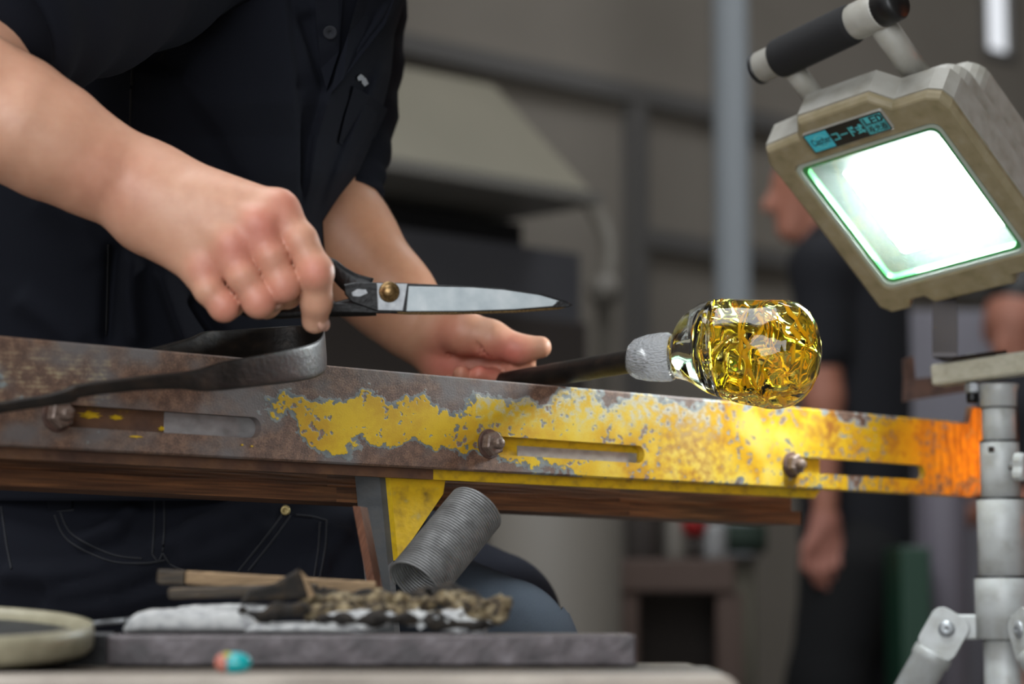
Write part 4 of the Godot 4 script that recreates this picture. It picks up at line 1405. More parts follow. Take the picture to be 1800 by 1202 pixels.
	B.bone(neck, hc, 0.05, 0.05, 0.03)
	var fd := (P(1250, 560, 1.88) - hc).normalized()
	var ear := Vector3.UP.cross(fd).normalized()
	var hup := fd.cross(ear).normalized()
	B.bone(hc + hup * 0.02, hc - fd * 0.03 + hup * 0.02, 0.078, 0.082, 0.03)
	B.bone(hc + fd * 0.035 + hup * 0.01, hc + fd * 0.06 - hup * 0.075, 0.062, 0.036, 0.03)
	B.bone(hc + fd * 0.095 + hup * 0.005, hc + fd * 0.112 - hup * 0.03, 0.010, 0.014, 0.012)
	B.bone(hc + fd * 0.082 - hup * 0.058 - ear * 0.018, hc + fd * 0.082 - hup * 0.058 + ear * 0.018, 0.012, 0.012, 0.010)
	B.bone(hc + fd * 0.082 + hup * 0.028 - ear * 0.035, hc + fd * 0.082 + hup * 0.028 + ear * 0.035, 0.014, 0.014, 0.012)
	for s in [-1.0, 1.0]:
		B.bone(hc + ear * 0.080 * s + hup * 0.012, hc + ear * 0.080 * s - hup * 0.03, 0.016, 0.012, 0.012)
		B.bone(hc + fd * 0.100 + ear * 0.033 * s + hup * 0.008, hc + fd * 0.100 + ear * 0.033 * s + hup * 0.008, 0.013, 0.013, 0.010, Vector3.ZERO, 1.0, true)
	B.net(body, og, spots(skin, []))
	part("body", net_mesh(body), M.skin, who)
	var hr := blank()
	var HF := Field.new(hc - Vector3.ONE * 0.14, hc + Vector3.ONE * 0.14, 0.009)
	HF.bone(hc + hup * 0.035 - fd * 0.012, hc - fd * 0.04 + hup * 0.02, 0.082, 0.086, 0.03)
	HF.bone(hc - fd * 0.05 - hup * 0.03, hc - fd * 0.05, 0.07, 0.08, 0.03)
	HF.net(hr, og, NOPAINT)
	part("hair", net_mesh(hr), M.hair, who)
	for s in [-1.0, 1.0]:
		part("eye", MB.new().lathe([Vector2(0, -0.011), Vector2(0.008, -0.008), Vector2(0.011, 0), Vector2(0.008, 0.008), Vector2(0, 0.011)], hc + fd * 0.085 + ear * 0.033 * s + hup * 0.008, fd, 16).done(og), M.pale_plastic, who)
	# fingernails
	for q in [[P(553, 564, 1.658) + CAM * Vector3(0.75, -0.22, 0.62).normalized() * 0.0090, CAM * Vector3(0.75, -0.22, 0.62), 0.0062], [P(489, 539, 1.642), CAM * Vector3(0.6, -0.75, 0.35), 0.0045], [P(517, 526, 1.648), CAM * Vector3(0.55, -0.8, 0.3), 0.0045]]:
		var z: Vector3 = q[1].normalized()
		var x := (CAM * Vector3(0.8, 0.6, 0)).cross(z).normalized()
		part("fingernail", MB.new().loft([nail_ring(q[0], x, z.cross(x), q[2], -0.001), nail_ring(q[0], x, z.cross(x), q[2], 0.0012), nail_ring(q[0] + z * 0.0008, x, z.cross(x), q[2] * 0.7, 0.0012)]).done(og), M.nail, who)
	build_clothes(who, og)

func nail_ring(c: Vector3, x: Vector3, y: Vector3, r: float, up: float) -> PackedVector3Array:
	var o := PackedVector3Array()
	var z := x.cross(y)
	for k in 16:
		var a := TAU * k / 16
		o.append(c + x * cos(a) * r + y * sin(a) * r * 0.8 - z * up)
	return o

# the shirt's outline, row by row: pixel row, left and right edge, middle depth, half thickness
const ROWS := [[-300, 330, 560, 2.08, 0.05], [-230, 120, 690, 2.08, 0.10], [-120, 20, 722, 2.08, 0.14], [-10, -60, 716, 2.09, 0.155], [60, -110, 694, 2.09, 0.160], [130, -150, 688, 2.09, 0.162], [180, -160, 676, 2.09, 0.162],
	[240, -170, 658, 2.10, 0.160], [300, -180, 632, 2.10, 0.160], [345, -190, 600, 2.10, 0.158], [390, -195, 572, 2.10, 0.156], [450, -200, 577, 2.10, 0.155], [530, -205, 573, 2.10, 0.152], [600, -210, 566, 2.10, 0.150], [720, -215, 562, 2.10, 0.148], [880, -215, 566, 2.10, 0.148]]

func shirt_row(py: float) -> Array:
	var i := 0
	while i < ROWS.size() - 2 and py > ROWS[i + 1][0]:
		i += 1
	var t := clampf((py - ROWS[i][0]) / (ROWS[i + 1][0] - ROWS[i][0]), 0.0, 1.0)
	var o := []
	for k in range(1, 5):
		o.append(lerpf(ROWS[i][k], ROWS[i + 1][k], t))
	return o

# folds: [points, height, reach to the left of the line, reach to the right]
var FOLDS := [
	[[[285, 100], [340, 150], [400, 232], [436, 305], [470, 400], [480, 560]], 0.013, 22.0, 110.0],
	[[[120, 60], [200, 88], [280, 106], [330, 130]], -0.014, 20.0, 26.0],
	[[[346, -20], [316, 50], [278, 108]], -0.005, 6.0, 6.0],
	[[[496, -40], [508, 60], [516, 120], [524, 240], [526, 360]], 0.007, 60.0, 4.0],
	[[[524, 20], [546, 90], [572, 166]], -0.008, 5.0, 40.0],
	[[[552, -20], [560, 60], [572, 120]], 0.004, 4.0, 30.0],
	[[[700, -10], [640, 70], [576, 168], [556, 240], [536, 380]], 0.013, 6.0, 34.0],
	[[[690, 90], [640, 190], [600, 270], [566, 370]], 0.010, 16.0, 10.0],
	[[[664, 110], [622, 190], [585, 290], [552, 392]], -0.010, 9.0, 12.0],
	[[[668, 190], [630, 250], [590, 330]], 0.008, 12.0, 6.0],
	[[[616, 160], [660, 190]], -0.004, 4.0, 4.0],
	[[[205, 420], [196, 500], [190, 620]], -0.014, 14.0, 9.0],
	[[[232, 440], [226, 520], [236, 620]], 0.015, 12.0, 22.0],
	[[[276, 470], [300, 540], [330, 620]], 0.016, 10.0, 26.0],
	[[[330, 520], [356, 560], [400, 620]], -0.012, 10.0, 14.0],
	[[[60, 330], [140, 400], [180, 470]], 0.006, 30.0, 20.0],
	[[[230, 130], [233, 220], [228, 330]], 0.002, 4.0, 4.0],
	[[[20, 520], [80, 560], [150, 620]], 0.007, 20.0, 30.0]]

func fold_at(px: float, py: float) -> float:
	var p := Vector2(px, py)
	var sum := 0.0
	for f in FOLDS:
		var best := 1e9
		var side := 1.0
		var endf := 1.0
		var pts: Array = f[0]
		for i in pts.size() - 1:
			var a := Vector2(pts[i][0], pts[i][1])
			var b := Vector2(pts[i + 1][0], pts[i + 1][1])
			var e := b - a
			var u := (p - a).dot(e) / e.length_squared()
			var q := a + e * clampf(u, 0.0, 1.0)
			var d := p.distance_to(q)
			if d < best:
				best = d
				side = -1.0 if e.cross(p - a) > 0.0 else 1.0       # running down the picture, the left hand is larger px: turned below
				var along := (i + clampf(u, 0.0, 1.0)) / (pts.size() - 1)
				endf = smoothstep(0.0, 0.15, along) * smoothstep(1.0, 0.85, along) * 0.85 + 0.15
		var w: float = f[2] if side < 0.0 else f[3]
		if best < w * 2.5:
			sum += f[1] * exp(-best * best / (w * w)) * endf
	return sum

func shirt_depth(px: float, py: float, lift := 0.0) -> Vector3:
	var r := shirt_row(py)
	var c: float = (r[0] + r[1]) * 0.5
	var u := clampf((px - c) / ((r[1] - r[0]) * 0.5), -0.999, 0.999)
	return P(px, py, r[2] - r[3] * pow(1.0 - pow(absf(u), 2.5), 0.5) - fold_at(px, py) - lift)

func sheet(outline: Array, lift: float, thick: float) -> MB:      # a cloth piece that lies on the shirt's front
	var poly := PackedVector2Array()
	for q in outline:
		poly.append(Vector2(q[0], q[1]))
	var tri := Geometry2D.triangulate_polygon(poly)
	var t := PackedVector3Array()
	for i in range(0, tri.size(), 3):
		var a: Array = outline[tri[i]]
		var b: Array = outline[tri[i + 1]]
		var c: Array = outline[tri[i + 2]]
		t.append_array([shirt_depth(a[0], a[1], lift), shirt_depth(b[0], b[1], lift), shirt_depth(c[0], c[1], lift), shirt_depth(a[0], a[1], lift - thick), shirt_depth(c[0], c[1], lift - thick), shirt_depth(b[0], b[1], lift - thick)])
	for i in outline.size():
		var a: Array = outline[i]
		var b: Array = outline[(i + 1) % outline.size()]
		MB.q(t, shirt_depth(a[0], a[1], lift), shirt_depth(a[0], a[1], lift - thick), shirt_depth(b[0], b[1], lift - thick), shirt_depth(b[0], b[1], lift))
	var mb := MB.new()
	mb.add(t, false)
	return mb

func build_clothes(who: Node3D, og: Vector3) -> void:
	var rings := []
	var cx := CAM * Vector3(1, 0, 0)
	var py := -296.0
	while py <= 880.0:
		var r := shirt_row(py)
		var mid: float = (r[0] + r[1]) * 0.5
		var half: float = (r[1] - r[0]) * 0.5
		var ring := PackedVector3Array()
		for k in 170:                                     # front, left to right
			var u := -cos(PI * (k + 0.5) / 170.0)
			ring.append(shirt_depth(mid + u * half, py))
		for k in 40:                                      # back, right to left
			var u := cos(PI * (k + 0.5) / 40.0)
			ring.append(P(mid + u * half, py, r[2] + r[3] * pow(1.0 - pow(absf(u), 2.5), 0.5)))
		rings.append(ring)
		py += 7.0
	var shirt := part("shirt", MB.new().loft(rings).done(og), M.shirt, who, "black work shirt with an open collar")
	# sleeves
	var pts := smooth_path([P(345, -150, 1.95), P(240, -85, 1.88), P(120, -25, 1.77), P(20, 22, 1.700), P(-28, 50, 1.675)], 6)
	var ws := []
	for i in pts.size():
		ws.append(lerpf(0.086, 0.060, float(i) / (pts.size() - 1)) + 0.003 * sin(i * 1.3))
	var sl := MB.new().sweep(pts, ws, ws, 40, 1.0, CAM * Vector3(0, 0, 1))
	part("sleeve", sl.done(og), M.shirt, shirt)
	pts = smooth_path([P(590, -70, 2.16), P(600, 60, 2.18), P(596, 200, 2.16), P(588, 300, 2.135), P(594, 356, 2.125)], 6)
	ws = []
	for i in pts.size():
		ws.append(lerpf(0.066, 0.041, float(i) / (pts.size() - 1)) + 0.002 * sin(i * 1.7))
	part("sleeve", MB.new().sweep(pts, ws, ws, 36, 1.0, CAM * Vector3(0, 0, 1)).done(og), M.shirt, shirt)
	# placket, collar, pocket, button, stitched emblem
	part("placket", sheet([[556, -120], [606, -120], [602, 0], [596, 90], [574, 158], [564, 120], [557, 60], [553, 0]], 0.006, 0.006).done(og), M.shirt, shirt)
	part("collar", sheet([[640, -150], [716, -60], [712, -6], [676, 44], [640, 92], [604, 138], [580, 166], [592, 118], [612, 60], [628, 0]], 0.010, 0.008).done(og), M.shirt, shirt)
	part("pocket", sheet([[622, 152], [650, 168], [682, 192], [660, 240], [630, 276], [596, 250], [606, 206]], 0.005, 0.005).done(og), M.shirt, shirt)
	var bp := shirt_depth(580, 57, 0.0075)
	var bn := (EYE - bp).normalized()
	part("button", MB.new().lathe([Vector2(0.0014, 0.000), Vector2(0.0014, 0.0014), Vector2(0.0035, 0.0012), Vector2(0.0044, 0.0026), Vector2(0.0056, 0.0022), Vector2(0.0057, -0.001), Vector2(0.0014, -0.001)], bp, bn, 28).done(og), M.seam, shirt)
	for q in [[[628, 136], [634, 130], [640, 134], [636, 141], [630, 142]], [[636, 134], [643, 137], [648, 147], [641, 152], [636, 146]]]:
		part("emblem", sheet(q, 0.004, 0.004).done(og), M.logo_thread, shirt, "small white stitched emblem")
	for q in [[[344, -20], [316, 50], [279, 106]], [[233, 110], [229, 200], [228, 310]], [[190, 430], [188, 520], [186, 590]]]:
		var pp := []
		for w in smooth_path([Vector2(q[0][0], q[0][1]), Vector2(q[1][0], q[1][1]), Vector2(q[2][0], q[2][1])], 10):
			pp.append(shirt_depth(w.x, w.y, 0.0004))
		part("seam", MB.new().tube(pp, 0.0011, 6).done(og), M.seam_dark, shirt)
	# trousers: pelvis and thighs finely, the legs below coarsely
	var out := blank()
	var lo := P(-190, 1150, 2.2)
	var hi := P(1060, 820, 2.2)
	var F := Field.new(Vector3(lo.x, lo.y, P(0, 1000, 2.36).z), Vector3(hi.x, hi.y, P(0, 1000, 1.78).z), 0.0042)
	F.bone(P(-150, 960, 2.11), P(470, 985, 2.10), 0.135, 0.120, 0.05)
	F.bone(P(-150, 1080, 2.08), P(500, 1110, 2.04), 0.135, 0.110, 0.06)
	F.bone(P(440, 985, 2.10), P(610, 1005, 2.11), 0.115, 0.098, 0.05)
	F.bone(P(470, 1060, 2.06), P(880, 1142, 1.99), 0.105, 0.0620, 0.05)
	F.bone(P(420, 980, 2.16), P(858, 1098, 2.20), 0.11, 0.0700, 0.04)
	var hitp := func(px: float, py2: float) -> Vector3: return F.hit(EYE, (P(px, py2, 1.0) - EYE), 1.75, 2.3)
	var fold_lines := [
		[[540, 868], [470, 900], [400, 930], [330, 965]], [[500, 870], [430, 900], [350, 940], [290, 960]], [[460, 930], [400, 970], [330, 990]], [[230, 900], [200, 930], [150, 950]],
		[[250, 985], [180, 1000], [90, 1015], [20, 1010]], [[270, 1000], [200, 1030], [100, 1050]], [[440, 890], [400, 915], [340, 930]], [[600, 940], [560, 990], [540, 1040]], [[90, 1080], [200, 1070], [300, 1040]]]
	var where := []
	for q in fold_lines:
		var l := []
		for w in q:
			l.append(hitp.call(w[0], w[1]))
		where.append(l)
	for l in where:
		for i in l.size() - 1:
			F.bone(l[i] + CAM * Vector3(0, 0, 0.001), l[i + 1] + CAM * Vector3(0, 0, 0.001), 0.0060, 0.0060, 0.012)
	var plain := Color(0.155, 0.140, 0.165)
	var cloth := spots(plain, [[P(890, 1060, 1.94), 0.13, Color(1, 1, 1), 0.85]])  # pale knee: light from above put into the cloth colour
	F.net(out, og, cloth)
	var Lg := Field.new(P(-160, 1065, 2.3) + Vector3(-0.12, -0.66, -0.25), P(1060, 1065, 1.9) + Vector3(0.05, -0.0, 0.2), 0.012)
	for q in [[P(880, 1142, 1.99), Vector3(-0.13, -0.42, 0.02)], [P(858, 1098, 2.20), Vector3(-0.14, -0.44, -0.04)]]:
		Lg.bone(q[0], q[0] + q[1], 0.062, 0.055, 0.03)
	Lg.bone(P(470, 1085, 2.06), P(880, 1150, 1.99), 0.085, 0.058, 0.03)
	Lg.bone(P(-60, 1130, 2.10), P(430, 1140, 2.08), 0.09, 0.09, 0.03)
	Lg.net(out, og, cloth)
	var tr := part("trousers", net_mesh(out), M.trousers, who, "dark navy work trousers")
	for q in [[P(880, 1142, 1.99), Vector3(-0.13, 0, 0.02)], [P(858, 1098, 2.20), Vector3(-0.14, 0, -0.04)]]:
		var a: Vector3 = q[0] + q[1]
		a.y = 0.0
		var S := Field.new(a + Vector3(-0.12, -0.01, -0.12), a + Vector3(0.24, 0.24, 0.12), 0.012)
		S.bone(a + Vector3(0, 0.05, 0), a + Vector3(0.16, 0.034, -0.02), 0.05, 0.034, 0.03)
		S.bone(a + Vector3(0, 0.05, 0), a + Vector3(0, 0.18, 0), 0.046, 0.052, 0.03)
		var so := blank()
		S.net(so, og, NOPAINT)
		part("boot", net_mesh(so), M.black_plastic, who)
	# stitched seams, belt loop, rivet
	var seams := [
		[[272, 868], [271, 920], [268, 975]], [[288, 868], [289, 920], [286, 972]], [[268, 975], [278, 986], [286, 972]],
		[[96, 905], [120, 950], [190, 985], [250, 990], [290, 985]], [[106, 900], [128, 940], [195, 974], [250, 982]], [[496, 904], [462, 950], [418, 1005]], [[510, 906], [476, 954], [436, 1004]],
		[[574, 915], [572, 960], [562, 1015]], [[562, 918], [560, 960], [552, 1015]], [[286, 972], [300, 992], [320, 1002]], [[2, 890], [12, 960], [20, 1000]], [[520, 905], [548, 908], [574, 915]]]
	for q in seams:
		var pp := []
		var v2 := []
		for w in q:
			v2.append(Vector2(w[0], w[1]))
		for w in smooth_path(v2, 8):
			pp.append(hitp.call(w.x, w.y))
		part("seam", MB.new().tube(pp, 0.0011, 6).done(og), M.seam, tr)
	var c: Vector3 = hitp.call(106, 886)
	part("belt_loop", MB.new().box(Transform3D(CAM * Basis(Vector3(0, 0, 1), 0.12), c + CAM * Vector3(0, 0, 0.002)), Vector3(0.021, 0.010, 0.004), 0.001).done(og), M.shirt, tr)
	part("belt_loop", MB.new().box(Transform3D(CAM * Basis(Vector3(0, 0, 1), 0.12), c + CAM * Vector3(0, -0.006, 0.002)), Vector3(0.025, 0.002, 0.005), 0.0006).done(og), M.seam, tr)
	c = hitp.call(501, 897)
	part("rivet", MB.new().lathe([Vector2(0, 0.001), Vector2(0.0016, 0.0014), Vector2(0.0024, 0.0026), Vector2(0.0036, 0.0022), Vector2(0.0046, -0.001), Vector2(0, -0.001)], c, EYE - c, 24).done(og), M.rivet_brass, tr, "round brass rivet")

# ---------------------------------------------------------------- tools on and over the rail

func build_tools() -> void:
	# the tongs: a sprung steel band whose two arms run out into rods
	var q := [
		[P(-70, 729, 1.520), 0.0040, 0.0038], [P(20, 713, 1.540), 0.0040, 0.0038], [P(80, 704, 1.553), 0.0040, 0.0040], [P(122, 695, 1.563), 0.0042, 0.0052], [P(138, 687, 1.568), 0.0044, 0.0046], [P(230, 675, 1.590), 0.0040, 0.0048], [P(310, 669, 1.612), 0.0030, 0.0058],
		[P(350, 668, 1.624), 0.0018, 0.0078], [P(385, 662, 1.636), 0.0012, 0.0098], [P(430, 655, 1.652), 0.0010, 0.0108], [P(490, 646, 1.678), 0.0010, 0.0118], [P(530, 639, 1.700), 0.0010, 0.0124], [P(552, 633, 1.718), 0.0010, 0.0128], [P(566, 624, 1.738), 0.0010, 0.0130], [P(571, 612, 1.762), 0.0010, 0.0130], [P(567, 603, 1.790), 0.0010, 0.0126], [P(556, 599, 1.815), 0.0010, 0.0124],
		[P(530, 599, 1.835), 0.0010, 0.0124], [P(470, 602, 1.835), 0.0010, 0.0120], [P(400, 605, 1.815), 0.0010, 0.0110], [P(362, 606, 1.800), 0.0012, 0.0105], [P(335, 610, 1.790), 0.0024, 0.0075], [P(290, 618, 1.775), 0.0040, 0.0054], [P(200, 640, 1.745), 0.0045, 0.0052], [P(60, 672, 1.700), 0.0046, 0.0050], [P(-70, 700, 1.660), 0.0046, 0.0046]]
	var pts := []
	var wh := []
	for i in q:
		pts.append(i[0])
		wh.append(Vector2(i[1], i[2]))
	pts = smooth_path(pts, 5)
	wh = smooth_path(wh, 5)
	var hw := []
	var hh := []
	for w in wh:
		hw.append(w.x)
		hh.append(w.y)
	var t := thing("tongs", "dark steel sprung tongs straddling the rail under the right hand", "tongs", P(400, 660, 1.64))
	part("band", MB.new().sweep(pts, hw, hh, 16, 0.55, CAM * Vector3(-0.06, 1, 0.10)).done(t.position), M.dark_steel, t)
	# the shears
	var at := P(683, 513, 1.690)
	var ax := (P(1003, 536, 1.700) - at).normalized()
	var nz := (EYE - at).normalized()
	var up := nz.cross(ax).normalized()
	nz = ax.cross(up)
	var xf := Transform3D(Basis(ax, up, nz), at)
	var k := 1.690 / FPX
	var sh := thing("shears", "long bladed glass shears held level in the right fist", "shears", at)
	var og := sh.position
	var poly := func(l: Array) -> PackedVector2Array:
		var o := PackedVector2Array()
		for p in l:
			var w := P(p[0], p[1], 1.693) - at
			o.append(Vector2(w.dot(ax), w.dot(up)))
		return o
	var tang := part("far_blade", MB.new().prism(poly.call([[660, 540], [668, 550], [715, 553], [800, 553], [905, 550], [985, 544], [1008, 537], [1004, 533], [980, 538], [905, 541], [800, 541], [730, 541], [690, 530], [672, 526]]), xf, -0.0036, -0.0008, 0.0012).done(og), M.brass, sh, "golden worn edge of the lower blade")
	tang.name = "far_blade"
	part("far_tang", MB.new().prism(poly.call([[578, 531], [612, 533], [640, 537], [700, 545], [700, 551], [660, 551], [600, 549], [578, 549]]), xf, -0.0036, -0.0006, 0.0008).done(og), M.black_iron, sh)
	var ub := MB.new().prism(poly.call([[604, 500], [625, 496], [700, 497], [830, 503], [890, 507], [955, 517], [996, 529], [1004, 535], [1000, 538], [975, 541], [905, 546], [815, 549], [716, 549], [660, 546], [618, 531], [606, 517]]), xf, -0.0006, 0.0022, 0.0008)
	part("near_blade", ub.done(og), M.black_iron, sh, "dark steel upper blade")
	part("ground_face", MB.new().prism(poly.call([[718, 503], [830, 505.5], [886, 509.5], [950, 519], [984, 529], [972, 538], [905, 543.5], [815, 546.5], [714, 547]]), xf, 0.0015, 0.0026, 0.0003).done(og), M.blade, sh, "pale polished blade face")
	part("blade_tip", MB.new().prism(poly.call([[978, 527], [998, 531], [1008, 536], [1000, 540], [974, 541]]), xf, -0.001, 0.0026, 0.0006).done(og), M.black_iron, sh)
	part("pivot_plate", MB.new().prism(poly.call([[662, 498], [716, 499], [708, 546], [664, 545]]), xf, 0.0015, 0.0026, 0.0003).done(og), M.zinc, sh, "scraped grey plate round the pivot")
	part("maker_mark", MB.new().prism(poly.call([[618, 514], [628, 508], [643, 509], [646, 515], [632, 521], [620, 520]]), xf, 0.0015, 0.0024, 0.0).done(og), M.zinc, sh, "small worn white stamp")
	var scr := [Vector2(0, 0.0), Vector2(0.0074, 0.0), Vector2(0.0076, 0.0030), Vector2(0.0066, 0.0042), Vector2(0.0052, 0.0040), Vector2(0.0046, 0.0052), Vector2(0.0024, 0.0062), Vector2(0, 0.0064)]
	part("pivot_screw", MB.new().lathe(scr, P(684, 513, 1.690), nz, 32).done(og), M.brass, sh, "round brass pivot screw")
	# handles: an arm that rises into the thumb bow, an arm that runs under the fingers into the larger bow
	var a := smooth_path([P(650, 510, 1.694), P(622, 500, 1.695), P(600, 484, 1.697), P(582, 466, 1.700), P(560, 456, 1.705), P(520, 446, 1.716), P(480, 462, 1.728), P(500, 505, 1.726), P(550, 512, 1.712), P(585, 482, 1.702)], 6)
	var w1 := []
	for i in a.size():
		w1.append(lerpf(0.0092, 0.0042, smoothstep(0.0, 0.45, float(i) / a.size())))
	part("thumb_bow", MB.new().sweep(a, [0.0032], w1, 12, 0.7, CAM * Vector3(0.3, 1, 0.0)).done(og), M.black_iron, sh)
	a = smooth_path([P(660, 536, 1.6955), P(620, 540, 1.696), P(580, 545, 1.698), P(530, 549, 1.699), P(480, 551, 1.698), P(430, 546, 1.694), P(392, 520, 1.692), P(400, 480, 1.695), P(460, 486, 1.698), P(530, 520, 1.700), P(585, 538, 1.698)], 6)
	w1 = []
	for i in a.size():
		w1.append(lerpf(0.0080, 0.0040, smoothstep(0.0, 0.3, float(i) / a.size())))
	part("finger_bow", MB.new().sweep(a, [0.0032], w1, 12, 0.7, CAM * Vector3(0.0, 1, 0.0)).done(og), M.black_iron, sh)
	# the coil of steel wire, its turns close together
	var p0 := P(729, 1026, 1.715)
	var p1 := P(838, 893, 1.765)
	var z := (p1 - p0).normalized()
	var x := Vector3.UP.cross(z).normalized()
	var y := z.cross(x)
	var turns := 37
	var path := []
	for i in turns * 44 + 1:
		var th := TAU * i / 44.0
		path.append(p0 + (p1 - p0) * (float(i) / (turns * 44)) + (x * cos(th) + y * sin(th)) * 0.0211)
	single("wire_coil", MB.new().sweep(path, [0.00105], [0.00105], 7, 1.0, z), M.spring, "fat grey coil of close wire turns leaning on the yellow gusset", "coil", p0)
	# a thin wooden stick beside the post
	var st := MB.new()
	st.uv_fn = func(p: Vector3) -> Vector2: return Vector2((p - p0).y * 2.0, (p - p0).x * 4.0 + (p - p0).z * 3.0)
	st.hexa([P(620, 889, 1.70), P(633, 890, 1.70), P(664, 1050, 1.66), P(650, 1050, 1.66), P(632, 891, 1.722), P(646, 892, 1.722), P(676, 1050, 1.682), P(662, 1050, 1.682)])
	single("wooden_stick", st, M.stick_wood, "thin reddish split stick standing beside the dark grey post", "stick", P(655, 1050, 1.67))

func build_glass() -> void:
	var a := P(868, 677, 2.045)
	var b := P(1106, 635, 1.932)
	var z := (b - a).normalized()
	var pipe := thing("blowpipe", "dark steel blowpipe resting across the rail with the amber gather on it", "blowpipe", P(996, 654, 1.972))
	var st := a - z * 0.30
	part("pipe", MB.new().lathe([Vector2(0.004, 0), Vector2(0.0092, 0), Vector2(0.0098, 0.002), Vector2(0.0098, st.distance_to(b)), Vector2(0.0103, st.distance_to(b) + 0.004), Vector2(0.0095, st.distance_to(b) + 0.012), Vector2(0.004, st.distance_to(b) + 0.012)], st, z, 36).done(pipe.position), M.dark_steel, pipe)
	gather(z, b)

# outline of the gather, pixel column, top, bottom, depth of its axis
const GATHER := [[1103, 622, 654, 1.9300], [1108, 606, 660, 1.9286], [1118, 596, 666, 1.9258], [1140, 588, 670, 1.9197], [1163, 584, 671, 1.9133], [1176, 584, 670, 1.9097], [1182, 588, 668, 1.9080], [1186, 584, 664, 1.9074], [1190, 577, 666, 1.9068], [1196, 566, 667, 1.9059], [1204, 556, 669, 1.9046], [1214, 546, 673, 1.9031], [1236, 532, 687, 1.9005], [1251, 527, 694, 1.8974], [1262, 525, 698, 1.8957], [1270, 524, 701, 1.8945], [1292, 525, 707, 1.8911], [1317, 526, 712, 1.8873], [1345, 526, 717, 1.8830], [1365, 525, 718, 1.8800], [1385, 526, 714, 1.8769], [1405, 532, 703, 1.8738], [1422, 545, 684, 1.8712], [1434, 565, 662, 1.8694], [1441, 592, 637, 1.8683], [1443, 608, 622, 1.8680]]

func gather_rings(x0: float, x1: float, shrink: float, wave: float, seed_: int) -> Array:
	var n := FastNoiseLite.new()
	n.seed = seed_
	n.frequency = 22.0
	n.fractal_octaves = 2
	var rows := []
	for g in GATHER:
		if g[0] >= x0 and g[0] <= x1:
			rows.append(Vector4(g[0], g[1], g[2], g[3]))
	var fine := []
	for i in rows.size() - 1:
		for k in 3:
			var t := k / 3.0
			fine.append(rows[i].lerp(rows[i + 1], t))
	fine.append(rows[rows.size() - 1])
	var rings := []
	var ax := (P(1440, 616, 1.872) - P(1110, 630, 1.920)).normalized()
	var up := (CAM * Vector3(0, 1, 0))
	up = (up - ax * up.dot(ax)).normalized()
	var sd := ax.cross(up)
	for g in fine:
		var c := P(g.x, (g.y + g.z) * 0.5, g.w)
		var r: float = maxf((g.z - g.y) * 0.5 * g.w / FPX - shrink, 0.0006)
		var ring := PackedVector3Array()
		for k in 72:
			var an := TAU * k / 72
			var dir := up * cos(an) + sd * sin(an)
			var p := c + dir * r
			var w := n.get_noise_3d(p.x, p.y, p.z) * wave * minf(r / 0.02, 1.0)
			ring.append(p + dir * w)
		rings.append(ring)
	return rings

